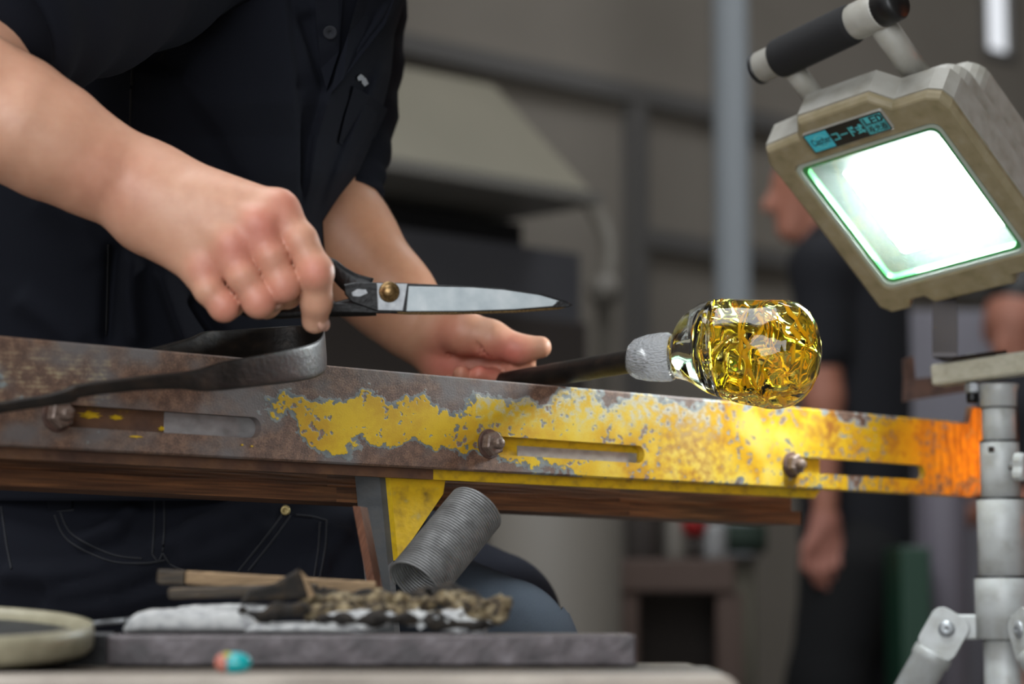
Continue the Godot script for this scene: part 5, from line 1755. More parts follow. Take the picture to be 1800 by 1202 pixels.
func gather(z: Vector3, b: Vector3) -> void:
	var g := thing("glass_gather", "bulb of amber glass with a frosted clear collar on the end of the pipe", "glass", P(1310, 620, 1.888))
	var og := g.position
	var clear := StandardMaterial3D.new()
	clear.resource_name = "clear_glass"
	clear.albedo_color = Color(0.97, 0.98, 0.97, 0.0)
	clear.roughness = 0.02
	clear.refraction_enabled = true
	clear.refraction_scale = 0.05
	var frosted := StandardMaterial3D.new()
	frosted.resource_name = "frosted_glass"
	frosted.transparency = BaseMaterial3D.TRANSPARENCY_ALPHA
	frosted.albedo_color = Color(0.84, 0.85, 0.86, 0.42)
	frosted.roughness = 0.27
	frosted.uv1_triplanar = true
	frosted.uv1_scale = Vector3(16, 30, 16)
	frosted.heightmap_enabled = true
	frosted.heightmap_texture = grey_tex("fine", 11, 0.06, 4)
	frosted.heightmap_scale = 0.28
	var amber: StandardMaterial3D = clear.duplicate()
	amber.resource_name = "amber_glass"
	amber.albedo_color = Color(1.0, 0.95, 0.50, 0.0)
	part("collar", MB.new().loft(gather_rings(1103, 1182, 0.0, 0.0006, 3)).done(og), frosted, g, "frosted clear collar on the pipe")
	part("shoulder", MB.new().loft(gather_rings(1182, 1262, 0.0004, 0.0012, 4)).done(og), clear, g, "clear colourless shoulder")
	var rr := gather_rings(1236, 1443, 0.0, 0.0018, 4)
	for i in rr.size():
		var c0 := Vector3.ZERO
		for v in rr[i]:
			c0 += v
		c0 /= rr[i].size()
		var k := sqrt(clampf((i + 0.25) / 8.0, 0.0, 1.0)) * (0.97 if i < 9 else 1.0)
		var r2 := PackedVector3Array()
		for v in rr[i]:
			r2.append(c0 + (v - c0) * k)
		rr[i] = r2
	part("bulb", MB.new().loft(rr).done(og), amber, g, "clear amber bulb")
	# a crumpled hollow, air bubbles and threads of stronger colour inside
	var hol := MB.new()
	hol.hollow = true
	hol.loft(gather_rings(1251, 1422, 0.012, 0.016, 9))
	var deep: StandardMaterial3D = amber.duplicate()
	deep.resource_name = "deep_amber_glass"
	deep.albedo_color = Color(1.0, 0.93, 0.44, 0.0)
	part("hollow", hol.done(og), deep, g, "crumpled hollow in the glass")
	var rng := RandomNumberGenerator.new()
	rng.seed = 41
	var veil := StandardMaterial3D.new()
	veil.resource_name = "amber_veil"
	veil.albedo_color = Color(1.0, 0.88, 0.22)
	veil.roughness = 0.25
	veil.backlight_enabled = true
	veil.backlight = Color(1.0, 0.84, 0.16)
	var c := P(1340, 620, 1.884)
	for i in 22:
		var pts := []
		var an := rng.randf() * TAU
		var xx := rng.randf_range(-0.018, 0.036)
		var ws := []
		for k in 7:
			var wide := 0.0385 + rng.randf_range(-0.002, 0.0015)
			pts.append(c + CAM * Vector3(xx, cos(an) * wide, sin(an) * wide) * (1.0 if absf(xx) < 0.02 else 0.86))
			ws.append(rng.randf_range(0.0006, 0.0028))
			an += rng.randf_range(0.1, 0.4)
			xx = clampf(xx + rng.randf_range(-0.008, 0.008), -0.024, 0.036)
		part("colour_thread", MB.new().sweep(smooth_path(pts, 4), [0.0004], ws, 6, 1.0, Vector3(rng.randf(), 1, rng.randf())).done(og), veil, g)

# ---------------------------------------------------------------- the side table in front

func lump(pts: Array, rad: Array, cell: float, origin: Vector3, seed_: int, rough: float, k := 0.006) -> ArrayMesh:   # crumpled stuff round a line
	var lo: Vector3 = pts[0]
	var hi: Vector3 = pts[0]
	for p in pts:
		lo = lo.min(p)
		hi = hi.max(p)
	var F := Field.new(lo - Vector3.ONE * 0.03, hi + Vector3.ONE * 0.03, cell)
	for i in pts.size() - 1:
		F.bone(pts[i], pts[i + 1], rad[mini(i, rad.size() - 1)], rad[mini(i + 1, rad.size() - 1)], k)
	var n := FastNoiseLite.new()
	n.seed = seed_
	n.frequency = 55.0
	n.fractal_octaves = 3
	var i := 0
	for z in F.nz:
		for y in F.ny:
			for x in F.nx:
				if F.f[i] < 0.02:
					F.f[i] += n.get_noise_3d(F.o.x + x * cell, F.o.y + y * cell, F.o.z + z * cell) * rough
				i += 1
	var out := blank()
	F.net(out, origin, NOPAINT)
	return net_mesh(out)

func build_table() -> void:
	var top := 0.5825
	var tb := thing("side_table", "low worn timber side table in front of the bench", "table", Vector3(-0.10, 0, -1.49))
	var og := tb.position
	for i in 4:
		var mb := MB.new()
		mb.uv_fn = func(p: Vector3) -> Vector2: return Vector2(p.x * 1.2, p.z * 2.0 + p.y * 2.0)
		var z0 := -1.300 - 0.080 * i
		var x1: float = [0.120, 0.124, 0.126, 0.120][i]
		var pl := PackedVector2Array()
		for q in [[-0.52, 0.038], [x1 - 0.012, 0.038], [x1 - 0.004, 0.034], [x1, 0.026], [x1, -0.038], [-0.52, -0.038]]:
			pl.append(Vector2(q[0], q[1]))
		mb.prism(pl, Transform3D(Basis(Vector3.RIGHT, Vector3(0, 0, 1), Vector3.DOWN).inverse().orthonormalized(), Vector3(0, top, z0)), -0.03, 0.0, 0.004)
		part("plank", mb.done(og), M.worn_wood if i == 0 else M.char_wood, tb)
	for q in [[-0.45, -1.32], [0.08, -1.32], [-0.45, -1.55], [0.08, -1.55]]:
		part("leg", MB.new().bar(Vector3(q[0], top - 0.034, q[1]), Vector3(q[0], 0, q[1]), 0.04, 0.04, Vector3.RIGHT, 0.002).done(og), M.char_wood, tb)
	# the steel slab
	var a := P(186, 1143, 1.440)
	var b := P(1120, 1143, 1.440)
	var y1 := P(600, 1115.5, 1.44).y
	var y0 := top + 0.0005
	single("steel_slab", MB.new().box(Transform3D(Basis.IDENTITY, Vector3((a.x + b.x) * 0.5, (y0 + y1) * 0.5, a.z - 0.055)), Vector3(b.x - a.x, y1 - y0, 0.11), 0.0018), M.slab_steel, "long dark grey steel slab lying level on the table", "slab", Vector3((a.x + b.x) * 0.5, y0, a.z - 0.055))
	var sy := y1 + 0.0005
	# the wet newspaper pad: folded layers
	var pad := thing("newspaper_pad", "thick pale folded newspaper pad on the steel slab with its right end charred", "newspaper pad", P(400, 1100, 1.47))
	og = pad.position
	var pn2 := FastNoiseLite.new()
	pn2.seed = 77
	pn2.frequency = 30.0
	for q in [[216.0, 462.0, 0.0, 0.0152, 1.462, 0.5], [430.0, 606.0, 0.0, 0.0070, 1.458, 0.3], [300.0, 520.0, 0.0125, 0.0055, 1.475, 0.6]]:
		var rings := []
		for j in 31:
			var u := j / 30.0
			var c := P(lerpf(q[0], q[1], u), 1110, q[4])
			var e := pow(sin(clampf(u * 9.0, 0, PI / 2)), 0.5) * pow(sin(clampf((1.0 - u) * 7.0, 0.02, PI / 2)), q[5])
			c.y = sy + q[2] + q[3] * 0.5 * maxf(e, 0.25)
			var rr := PackedVector3Array()
			for k in 36:
				var an := TAU * (k + 0.5) / 36
				var v := c + Vector3(0, signf(sin(an)) * pow(absf(sin(an)), 0.55) * q[3] * 0.5 * maxf(e, 0.25), signf(cos(an)) * pow(absf(cos(an)), 0.55) * 0.032 * (0.8 + 0.2 * e) - 0.028)
				var w := pn2.get_noise_3d(v.x, v.y * 4.0, v.z) * 0.0016
				rr.append(v + Vector3(0, w if sin(an) > -0.3 else 0.0, w))
			rings.append(rr)
		part("folded_pad", MB.new().loft(rings).done(og), M.newspaper, pad)
	var cp := thing("charred_papers", "heap of charred curling newspaper on the right end of the pad", "charred paper", P(720, 1100, 1.47))
	og = cp.position
	var heaps := [
		[[[560, 1095], [640, 1090], [720, 1092], [800, 1092], [860, 1096]], [0.0042], "newspaper", 1.462], [[[545, 1078], [620, 1074], [700, 1078], [790, 1082], [850, 1078], [880, 1080]], [0.0046, 0.005, 0.0046], "charred_paper", 1.470],
		[[[540, 1062], [600, 1064], [660, 1058], [740, 1062], [800, 1060], [838, 1066]], [0.0050, 0.0056, 0.0062, 0.0056], "charred_paper", 1.485], [[[560, 1052], [640, 1056], [720, 1052], [790, 1046], [826, 1054]], [0.0050, 0.0046, 0.0060], "burnt_edge", 1.50],
		[[[822, 1058], [850, 1070], [876, 1076], [884, 1066]], [0.0062, 0.0066, 0.0050], "charred_paper", 1.474], [[[560, 1090], [660, 1088], [760, 1092], [870, 1098]], [0.0034], "burnt_edge", 1.456], [[[530, 1070], [480, 1076], [430, 1078]], [0.0034, 0.004, 0.003], "burnt_edge", 1.46]]
	var si := 20
	for hp in heaps:
		var pts := []
		for q in hp[0]:
			pts.append(P(q[0], q[1], hp[3]))
		si += 1
		part("charred_fold", lump(pts, hp[1], 0.0022, og, si, 0.0062), M[hp[2]], cp)
	# wooden paddles
	var w := MB.new()
	var u2 := func(p: Vector3) -> Vector2: return Vector2(p.x * 2.0, p.y * 4.0 + p.z * 2.0)
	w.uv_fn = u2
	var pd := thing("wooden_paddle", "pale wooden paddle with a dark handle end behind the newspaper pad", "paddle", P(450, 1025, 1.52))
	og = pd.position
	w.bar(P(326, 1015, 1.530), P(660, 1034, 1.545), 0.018, 0.0088, Vector3.UP, 0.001)
	part("blade", w.done(og), M.pale_wood, pd)
	w = MB.new()
	w.uv_fn = u2
	w.bar(P(277, 1013.5, 1.528), P(327, 1015.5, 1.530), 0.0185, 0.0096, Vector3.UP, 0.0012)
	part("handle", w.done(og), M.char_wood, pd, "scorched dark end")
	w = MB.new()
	w.uv_fn = u2
	w.bar(P(296, 1043, 1.505), P(560, 1036, 1.515), 0.016, 0.0072, Vector3.UP, 0.0015)
	single("scorched_stick", w, M.char_wood, "scorched brown stick between the pale paddle and the newspaper pad", "stick", P(430, 1045, 1.51))
	var wd := thing("charred_block", "black charred wooden wedge with its tip sticking up from the newspaper pad", "wood block", P(480, 1056, 1.475))
	og = wd.position
	w = MB.new()
	w.uv_fn = u2
	var fr := []
	for q in [[424, 1058], [540, 1052], [548, 1026], [524, 1000], [486, 1024], [440, 1036]]:
		fr.append(Vector2(q[0], q[1]))
	var pl2 := PackedVector2Array()
	var c0 := P(480, 1056, 1.475)
	for q in fr:
		var v := P(q.x, q.y, 1.475) - c0
		pl2.append(Vector2(v.x, v.y))
	w.prism(pl2, Transform3D(Basis(Vector3.UP, 0.15), c0), -0.022, 0.0, 0.0016)
	part("wedge", w.done(og), M.burnt_edge, wd)
	w = MB.new()
	w.uv_fn = u2
	w.hexa([P(528, 1003, 1.472), P(538, 1012, 1.472), P(553, 1046, 1.472), P(544, 1052, 1.472), P(526, 1003, 1.49), P(536, 1012, 1.49), P(551, 1046, 1.49), P(542, 1052, 1.49)])
	part("split_end", w.done(og), M.pale_wood, wd, "pale split end")
	# a wire skewer between the pan and the newspaper
	single("wire_skewer", MB.new().tube([P(150, 1098, 1.44), P(230, 1089, 1.468)], 0.0013, 10), M.zinc, "thin bright wire between the pan and the newspaper pad", "wire", P(190, 1094, 1.455))
	# the enamel pan, tipped on the table's left end
	var pan := thing("enamel_pan", "shallow cream rimmed pan with a dark inside at the left end of the table", "pan", P(-130, 1165, 1.40))
	og = pan.position
	var pc := P(-130, 1108, 1.40)
	var pn := (CAM * Vector3(0.03, 0.999, -0.020)).normalized()
	part("bowl", MB.new().lathe([Vector2(0.0, -0.018), Vector2(0.074, -0.018), Vector2(0.086, -0.012), Vector2(0.0935, -0.003), Vector2(0.0915, -0.001), Vector2(0.082, -0.003), Vector2(0.070, -0.006), Vector2(0.0, -0.007)], pc, pn, 72).done(og), M.pan_inside, pan)
	part("rim", MB.new().lathe([Vector2(0.0885, -0.010), Vector2(0.0955, -0.0115), Vector2(0.0985, -0.0085), Vector2(0.0992, 0.000), Vector2(0.0982, 0.0055), Vector2(0.0955, 0.0062), Vector2(0.0915, 0.0030)], pc, pn, 72, true, true).done(og), M.enamel, pan, "cream enamel rim")
	# dark clutter under it, the bead and scraps on the table edge
	single("iron_block", MB.new().box(Transform3D(Basis(Vector3.UP, 0.1), P(140, 1152, 1.50)), Vector3(0.05, 0.030, 0.05), 0.002), M.black_iron, "black iron block left of the steel slab's end", "block", P(140, 1170, 1.50))
	var bead := thing("glass_bead", "small teal glass bead with a pink end on the table edge", "bead", P(412, 1180, 1.315))
	og = bead.position
	var bc := P(412, 1169, 1.312)
	bc.y = top + 0.0060
	var ex := func(c: Vector3, rx: float, ry: float) -> MB:
		var pr := []
		for k in 13:
			var an := PI * k / 12.0
			pr.append(Vector2(sin(an) * ry, -cos(an) * rx))
		return MB.new().lathe(pr, c, Vector3(1, 0.0, 0.1), 28)
	part("bead_body", ex.call(bc, 0.0098, 0.0060).done(og), M.teal_glass, bead)
	part("pink_end", ex.call(bc + Vector3(-0.0058, 0, 0.0004), 0.0052, 0.0054).done(og), M.pink_glass, bead, "pink glass end")
	part("yellow_dot", ex.call(bc + Vector3(-0.0036, 0.0038, 0.0026), 0.0026, 0.0022).done(og), M.yellow_glass, bead, "yellow glass dot")

# ---------------------------------------------------------------- behind: hood, kiln, clutter, two workers

func fbox(px0: float, py0: float, px1: float, py1: float, d: float, thick: float, c := 0.004) -> MB:   # a box whose front covers those pixels
	var a := P(px0, py1, d)
	var b := P(px1, py0, d)
	return MB.new().box(Transform3D(Basis.IDENTITY, Vector3((a.x + b.x) * 0.5, (a.y + b.y) * 0.5, (a.z + b.z) * 0.5 - thick * 0.5)), Vector3(absf(b.x - a.x), absf(b.y - a.y), thick), c)

func foot(px: float, d: float) -> Vector3:
	var p := P(px, 1065, d)
	return Vector3(p.x, 0, p.z)

func build_background() -> void:
	# exhaust hood over the kiln
	var b1 := P(1046, 345, 5.0)
	var b0 := b1 - U * 1.25
	var t1 := P(868, 150, 5.28)
	var t0 := t1 - U * 0.98
	var hood := thing("exhaust_hood", "beige sloping sheet metal hood above the dark kiln", "exhaust hood", (b0 + b1) * 0.5)
	var og := hood.position
	var lip := Vector3(0, 0.018, 0)
	var bk := -N * 0.62
	part("sheet", MB.new().hexa([b0, b1, t1, t0, b0 + bk, b1 + bk, t1 - N * 0.25, t0 - N * 0.25]).done(og), M.hood_sheet, hood)
	part("lip", MB.new().hexa([b0 - lip + N * 0.012, b1 - lip + N * 0.012 + U * 0.012, b1 + lip * 0.4 + N * 0.012 + U * 0.012, b0 + lip * 0.4 + N * 0.012, b0 - lip + bk, b1 - lip + bk + U * 0.012, b1 + lip * 0.4 + bk + U * 0.012, b0 + lip * 0.4 + bk]).done(og), M.hood_rim, hood, "grey turned lip")
	part("duct", MB.new().bar((t0 + t1) * 0.5 - N * 0.1, ((t0 + t1) * 0.5 - N * 0.1) + Vector3(0, 2.4, 0), 0.3, 0.3, U, 0.004).done(og), M.hood_sheet, hood)
	# the kiln
	var k := thing("kiln", "dark blue grey kiln body under the beige hood", "kiln", foot(820, 5.15))
	og = k.position
	var kb := P(1020, 700, 5.16)
	var ka := kb - U * 1.15
	var hgt := Vector3(0, P(1020, 442, 5.16).y - kb.y, 0)
	part("body", MB.new().hexa([Vector3(ka.x, 0.1, ka.z), Vector3(kb.x, 0.1, kb.z), kb + hgt, ka + hgt, Vector3(ka.x, 0.1, ka.z) - N * 0.5, Vector3(kb.x, 0.1, kb.z) - N * 0.5, kb + hgt - N * 0.5, ka + hgt - N * 0.5]).done(og), M.kiln, k)
	var kc := (ka + kb) * 0.5
	part("mouth", MB.new().box(Transform3D(Basis(U, Vector3.UP, N), Vector3(kc.x, kc.y + hgt.y + 0.03, kc.z) - N * 0.25), Vector3(0.9, 0.06, 0.4), 0.004).done(og), M.kiln_dark, k, "black box for the shade under the hood")  # solid black box added where the hood leaves only shade
	part("firebox", MB.new().box(Transform3D(Basis(U, Vector3.UP, N), Vector3(kc.x, (P(800, 560, 5.1).y + 0.12) * 0.5, kc.z) - N * 0.235), Vector3(1.17, P(800, 560, 5.1).y - 0.12, 0.5), 0.004).done(og), M.dark_brown, k, "dark brown lower body")
	part("base", MB.new().box(Transform3D(Basis(U, Vector3.UP, N), Vector3(kc.x, 0.05, kc.z) - N * 0.25), Vector3(1.1, 0.1, 0.45), 0.004).done(og), M.kiln_dark, k)
	# a gas hose that hangs on the wall with a pale valve
	var h := thing("gas_hose", "grey hanging hose with a pale valve beside the kiln", "hose", P(1062, 520, 5.9))
	og = h.position
	part("tube", MB.new().tube(smooth_path([P(1040, 360, 6.1), P(1062, 400, 6.0), P(1072, 450, 5.95), P(1064, 520, 5.9), P(1062, 640, 5.9), P(1062, 760, 5.9)], 6), 0.022, 10).done(og), M.hose, h)
	part("valve", MB.new().lathe([Vector2(0, -0.04), Vector2(0.03, -0.035), Vector2(0.045, 0), Vector2(0.03, 0.035), Vector2(0, 0.04)], P(1062, 510, 5.84), Vector3.UP, 20).done(og), M.cabinet_grey, h, "pale round valve")
	# pale drum below the rail
	var dr := foot(975, 4.2)
	var r := 118.0 * 4.2 / FPX
	var top := P(975, 790, 4.2).y
	single("drum", MB.new().lathe([Vector2(0, 0.18), Vector2(r * 0.9, 0.18), Vector2(r, 0.24), Vector2(r, top * 0.6), Vector2(r * 1.02, top * 0.6 + 0.01), Vector2(r, top * 0.6 + 0.02), Vector2(r, top), Vector2(r * 0.96, top + 0.01), Vector2(0, top + 0.01)], dr, Vector3.UP, 40), M.cabinet_grey, "pale grey drum under the rail behind the wire coil", "drum", dr)
	single("dark_crate", MB.new().box(Transform3D(Basis(Vector3.UP, 0.4), dr + Vector3(0, 0.09, 0)), Vector3(0.62, 0.18, 0.5), 0.005), M.dark_brown, "dark crate under the pale grey drum", "crate", dr)
	# brown stool with things on it
	var s := thing("work_stool", "brown wooden work stool with open legs behind the bench", "stool", foot(1185, 4.6))
	og = s.position
	part("top", fbox(1088, 982, 1292, 1040, 4.6, 0.32).done(og), M.stool_brown, s)
	for q in [1100, 1280]:
		for dd in [4.63, 4.88]:
			var ft := foot(q, dd)
			part("leg", MB.new().bar(Vector3(ft.x, P(q, 1040, dd).y, ft.z), ft, 0.05, 0.05, Vector3.RIGHT, 0.003).done(og), M.stool_brown, s)
	part("gap_shade", fbox(1105, 1040, 1285, 1330, 4.90, 0.02).done(og), M.dark_brown, s)  # dark sheet added for the shade in the gap between the legs
	var sty := P(1100, 982, 4.6).y
	var lathe_thing := func(px: float, d: float, rad: float, height: float) -> MB:
		var p := foot(px, d)
		return MB.new().lathe([Vector2(0, 0), Vector2(rad * 0.95, 0), Vector2(rad, 0.01), Vector2(rad, height * 0.8), Vector2(rad * 0.8, height * 0.95), Vector2(0, height)], Vector3(p.x, sty + 0.001, p.z), Vector3.UP, 24)
	single("dark_canister", lathe_thing.call(1132, 4.72, 0.036, 0.16), M.dark_brown, "dark brown canister at the left on the stool", "canister", Vector3(foot(1132, 4.72).x, sty, foot(1132, 4.72).z))
	single("grey_canister", lathe_thing.call(1186, 4.76, 0.030, 0.13), M.cabinet_grey, "pale grey canister on the stool beside the red pot", "canister", Vector3(foot(1186, 4.76).x, sty, foot(1186, 4.76).z))
	var rp := thing("red_pot", "small red pot on a dark stem on the stool", "pot", Vector3(foot(1222, 4.74).x, sty, foot(1222, 4.74).z))
	part("stem", MB.new().lathe([Vector2(0, 0.001), Vector2(0.018, 0.001), Vector2(0.014, 0.05), Vector2(0, 0.05)], rp.position, Vector3.UP, 20).done(rp.position), M.dark_brown, rp)
	part("pot", MB.new().lathe([Vector2(0, 0.05), Vector2(0.02, 0.05), Vector2(0.027, 0.07), Vector2(0.025, 0.098), Vector2(0, 0.10)], rp.position, Vector3.UP, 24).done(rp.position), M.red_plastic, rp, "red pot")
	single("pale_jar", lathe_thing.call(1258, 4.74, 0.024, 0.075), M.pale_plastic, "pale jar at the right on the stool", "jar", Vector3(foot(1258, 4.74).x, sty, foot(1258, 4.74).z))
	# a green tarpaulin roll and an olive cupboard beside it
	var cb := thing("olive_cupboard", "narrow olive grey cupboard between the stool and the standing worker", "cupboard", foot(1302, 5.1))
	part("body", fbox(1274, 985, 1330, 1420, 5.1, 0.2).done(cb.position), M.olive, cb)
	part("lid", fbox(1270, 975, 1334, 986, 5.09, 0.22).done(cb.position), M.dark_brown, cb)
	var gr := MB.new().tube([P(1272, 946, 5.2), P(1345, 946, 5.2)], 0.033, 20)
	single("green_roll", gr, mat("dark_green", Color(0.13, 0.19, 0.15), 0.8), "dark green roll lying on the olive cupboard", "roll", P(1308, 970, 5.2))
	# right: a pale board, a pale bin and a green crate behind the worker
	var bd := thing("pale_board", "pale grey board leaning behind the standing worker", "board", foot(1660, 6.1))
	part("panel", fbox(1590, 540, 1760, 1300, 6.1, 0.03).done(bd.position), M.board_grey, bd)
	part("rail", fbox(1590, 770, 1760, 800, 6.06, 0.03).done(bd.position), M.olive, bd, "darker cross rail")
	var bn := thing("waste_bin", "pale grey bin between the worker and the tripod", "bin", foot(1660, 5.0))
	var br := 44.0 * 5.0 / FPX
	var bt := P(1660, 800, 5.0).y
	part("bucket", MB.new().lathe([Vector2(0, 0.0), Vector2(br * 0.85, 0.0), Vector2(br, bt - 0.05), Vector2(br, bt - 0.03), Vector2(br * 1.04, bt - 0.03), Vector2(br * 1.04, bt), Vector2(br * 0.9, bt), Vector2(0, bt)], bn.position, Vector3.UP, 32).done(bn.position), M.bin_grey, bn)
	var gc := thing("green_crate", "dark green crate beside the pale bin behind the worker's legs", "crate", foot(1612, 4.75))
	part("crate", fbox(1585, 960, 1640, 1400, 4.75, 0.2).done(gc.position), M.green_plastic, gc)
	# the workers
	worker(P(1448, 1065, 5.2), 5.2, "worker in a dark T-shirt standing behind the bulb with an arm hanging down", [1430, 330], [1500, 440], [1505, 900], [1444, 470], [1448, 700], [1450, 905], -1.0, 0)
	worker(P(1790, 1065, 5.6), 5.6, "dark haired worker whose head shows under the floodlight beside its hanging strap", [1790, 568], [1815, 690], [1830, 1050], [1780, 730], [1800, 890], [1790, 1010], -0.2, 1)
	# the furnace out of the frame on the right, whose mouth glows at the end of the rail
	var fb := rl(1.14, -0.035, 0) + Vector3(2.62, 0.13, -0.42)
	var fu := thing("furnace", "brick furnace with a glowing mouth to the right of the bench", "furnace", Vector3(fb.x, 0, fb.z))
	var to := (rl(1.16, -0.035, 0) - fb).normalized()
	var fz := Vector3(to.x, 0, to.z).normalized()
	var fx := Vector3.UP.cross(fz).normalized()
	var bas := Basis(fx, Vector3.UP, fz)
	var fm := MB.new()
	for q in [[0.0, 1.45, 1.2, 0.9], [0.0, 0.34, 1.2, 0.68]]:
		fm.box(Transform3D(bas, Vector3(fb.x, q[1], fb.z) - fz * 0.5), Vector3(q[2], q[3] if q[1] < 1 else 0.90, 1.0), 0.01)
	for sx in [-1.0, 1.0]:
		fm.box(Transform3D(bas, Vector3(fb.x, 0.84, fb.z) - fz * 0.5 + fx * 0.37 * sx), Vector3(0.46, 0.34, 1.0), 0.01)
	part("brickwork", fm.done(fu.position), M.firebrick, fu)
	part("glowing_back", MB.new().box(Transform3D(bas, Vector3(fb.x, 0.84, fb.z) - fz * 0.86), Vector3(0.28, 0.32, 0.05)).done(fu.position), M.furnace_glow, fu, "glowing orange furnace back")
	var sp := SpotLight3D.new()
	sp.name = "furnace_beam"
	add_child(sp)
	sp.position = fb - fz * 0.80
	sp.look_at_from_position(sp.position, rl(1.19, -0.03, 0))
	sp.light_color = Color(1.0, 0.52, 0.08)
	sp.light_energy = 16.0
	sp.light_size = 0.06
	sp.spot_angle = 1.5
	sp.spot_angle_attenuation = 1.0
	sp.spot_range = 12.0
	sp.spot_attenuation = 2.0
	sp.shadow_enabled = true

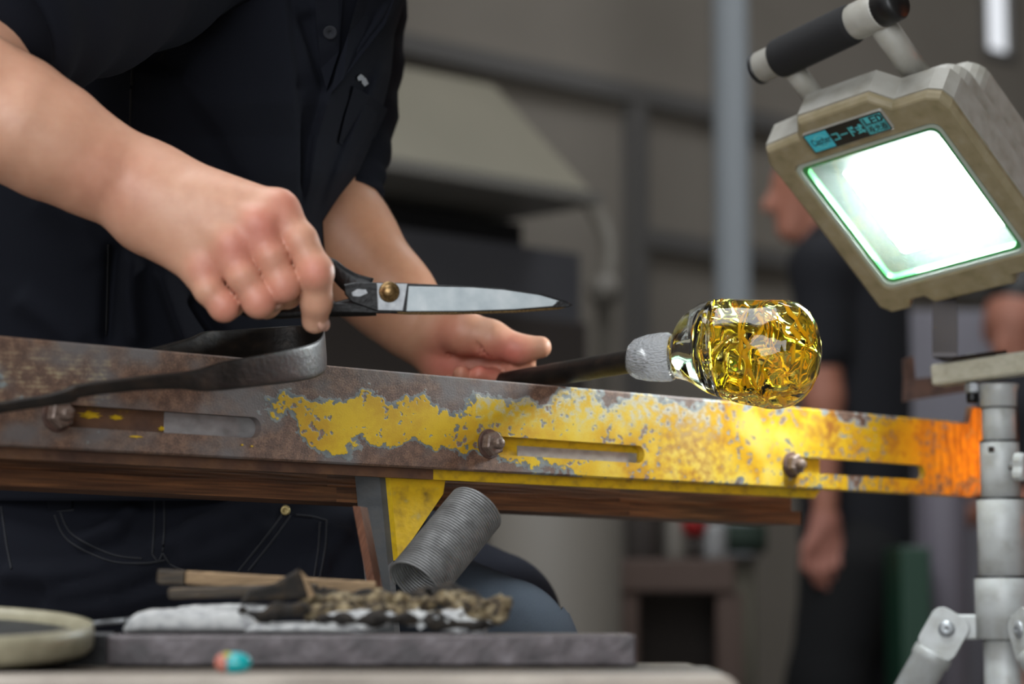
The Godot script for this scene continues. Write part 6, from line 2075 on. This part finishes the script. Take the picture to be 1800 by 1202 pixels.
func worker(base: Vector3, d: float, label: String, head: Array, chest: Array, hip: Array, sh: Array, elbow: Array, wrist: Array, face: float, which: int) -> void:
	var w := thing("person", label, "person", Vector3(base.x, 0, base.z))
	var og := w.position
	var k := d / FPX * 792.0 / FPX * FPX / 792.0
	var s := d / 5.2 * 1.0
	var hc := P(head[0], head[1], d)
	var ch := P(chest[0], chest[1], d)
	var hp := P(hip[0], hip[1], d)
	var S := P(sh[0], sh[1], d - 0.10)
	var E := P(elbow[0], elbow[1], d - 0.13)
	var W := P(wrist[0], wrist[1], d - 0.16)
	var fd := (CAM * Vector3(face, -0.12, 0.25)).normalized()
	var ear := Vector3.UP.cross(fd).normalized()
	var out := blank()
	var lo := Vector3(minf(hc.x, hp.x) - 0.35, 0.0, hc.z - 0.36)
	var B := Field.new(Vector3(lo.x, hp.y - 0.28, lo.z), Vector3(lo.x + 0.8, hc.y + 0.2, lo.z + 0.75), 0.014)
	var sk := lin(0.66, 0.44, 0.36)
	B.bone(hc + Vector3(0, 0.025, 0), hc - fd * 0.03 + Vector3(0, 0.02, 0), 0.080, 0.082, 0.03)
	B.bone(hc + fd * 0.035, hc + fd * 0.055 - Vector3(0, 0.085, 0), 0.062, 0.034, 0.03)
	B.bone(hc + fd * 0.098 + Vector3(0, 0.0, 0), hc + fd * 0.112 - Vector3(0, 0.032, 0), 0.010, 0.015, 0.014)
	for q in [-1.0, 1.0]:
		B.bone(hc + ear * 0.082 * q, hc + ear * 0.082 * q - Vector3(0, 0.035, 0), 0.018, 0.014, 0.014)
	B.bone(hc - Vector3(0, 0.06, 0) - fd * 0.02, ch + Vector3(0, 0.03, 0), 0.056, 0.062, 0.03)
	B.bone(ch, hp, 0.105, 0.11, 0.04)
	B.bone(ch, S, 0.08, 0.05, 0.04)
	B.bone(S, E, 0.050, 0.040, 0.03)
	B.bone(E, W, 0.040, 0.027, 0.03)
	B.bone(ch, S - ear * 0.0 + CAM * Vector3(0.06, 0, -0.36), 0.08, 0.05, 0.04)
	B.bone(S + CAM * Vector3(0.06, 0, -0.36), E + CAM * Vector3(0.08, 0.02, -0.36), 0.050, 0.038, 0.03)
	B.bone(E + CAM * Vector3(0.08, 0.02, -0.36), W + CAM * Vector3(-0.08, 0.10, -0.30), 0.038, 0.026, 0.03)
	B.net(out, og, spots(sk, []))
	# the hand hangs with its fingers a little curled
	var H := Field.new(W - Vector3(0.09, 0.22, 0.09), W + Vector3(0.09, 0.03, 0.09), 0.005)
	var pk := W + Vector3(0.0, -0.075, 0.0)
	H.bone(W, W + Vector3(0, -0.02, 0), 0.026, 0.026, 0.02)
	for i in 4:
		var o := fd * (0.030 - 0.020 * i)
		H.bone(W + Vector3(0, -0.01, 0) + o * 0.5, pk + o, 0.017, 0.0125, 0.014)
		var l: float = [0.040, 0.046, 0.042, 0.034][i]
		H.bone(pk + o, pk + o + Vector3(-0.004, -l, 0.010), 0.0105, 0.0095, 0.005)
		H.bone(pk + o + Vector3(-0.004, -l, 0.010), pk + o + Vector3(0.012, -l * 1.7, -0.008), 0.0095, 0.0080, 0.004)
	H.bone(W + Vector3(0, -0.03, 0.0) + fd * 0.015, W + Vector3(0, -0.065, 0.012) + fd * 0.045, 0.016, 0.012, 0.012)
	H.bone(W + Vector3(0, -0.065, 0.012) + fd * 0.045, W + Vector3(0, -0.105, 0.012) + fd * 0.050, 0.011, 0.0085, 0.005)
	H.net(out, og, spots(lin(0.66, 0.44, 0.38), []))
	part("body", net_mesh(out), M.far_skin, w)
	var hr := blank()
	var HF := Field.new(hc - Vector3.ONE * 0.15, hc + Vector3.ONE * 0.17, 0.011)
	HF.bone(hc + Vector3(0, 0.045, 0) - fd * 0.012, hc - fd * 0.035 + Vector3(0, 0.03, 0), 0.084, 0.090, 0.03)
	HF.bone(hc - fd * 0.055 - Vector3(0, 0.03, 0), hc - fd * 0.05, 0.070, 0.082, 0.03)
	HF.net(hr, og, NOPAINT)
	part("hair", net_mesh(hr), M.hair, w)
	# clothes
	var so := blank()
	var C := Field.new(Vector3(lo.x, hp.y - 0.20, lo.z), Vector3(lo.x + 0.8, ch.y + 0.12, lo.z + 0.75), 0.014)
	C.bone(ch + Vector3(0, -0.02, 0), hp + Vector3(0, -0.05, 0), 0.122, 0.128, 0.04)
	C.bone(ch, S, 0.092, 0.068, 0.04)
	C.bone(S, S.lerp(E, 0.62), 0.068, 0.060, 0.03)
	C.bone(ch, S + CAM * Vector3(0.06, 0, -0.36), 0.092, 0.068, 0.04)
	C.bone(S + CAM * Vector3(0.06, 0, -0.36), S.lerp(E, 0.62) + CAM * Vector3(0.07, 0, -0.36), 0.068, 0.060, 0.03)
	C.net(so, og, NOPAINT)
	part("shirt", net_mesh(so), M.dark_shirt, w)
	var tr := blank()
	var T := Field.new(Vector3(lo.x - 0.1, 0.05, lo.z), Vector3(lo.x + 0.9, hp.y + 0.06, lo.z + 0.75), 0.016)
	T.bone(hp + Vector3(0, -0.02, 0), hp + Vector3(0, -0.14, 0), 0.120, 0.125, 0.04)
	var knee_y := hp.y * 0.54
	for q in [[-0.07, 0.07, -0.14], [0.06, -0.08, 0.06]]:
		var kn := Vector3(hp.x + q[2] * 0.6, knee_y, hp.z + q[1])
		T.bone(hp + Vector3(q[0] * 0.4, -0.12, q[1]), kn, 0.105, 0.080, 0.04)
		T.bone(kn, Vector3(hp.x + q[2], 0.10, hp.z + q[1]), 0.080, 0.070, 0.04)
	T.net(tr, og, NOPAINT)
	part("trousers", net_mesh(tr), M.dark_trousers, w)
	for q in [[0.07, -0.14], [-0.08, 0.06]]:
		var a := Vector3(hp.x + q[1], 0, hp.z + q[0])
		var Sx := Field.new(a + Vector3(-0.26, -0.01, -0.1), a + Vector3(0.12, 0.2, 0.1), 0.014)
		Sx.bone(a + Vector3(0.02, 0.05, 0), a + Vector3(-0.16, 0.036, 0), 0.05, 0.036, 0.03)
		Sx.bone(a + Vector3(0.02, 0.05, 0), a + Vector3(0.02, 0.13, 0), 0.048, 0.05, 0.03)
		var bo := blank()
		Sx.net(bo, og, NOPAINT)
		part("shoe", net_mesh(bo), M.black_plastic, w)
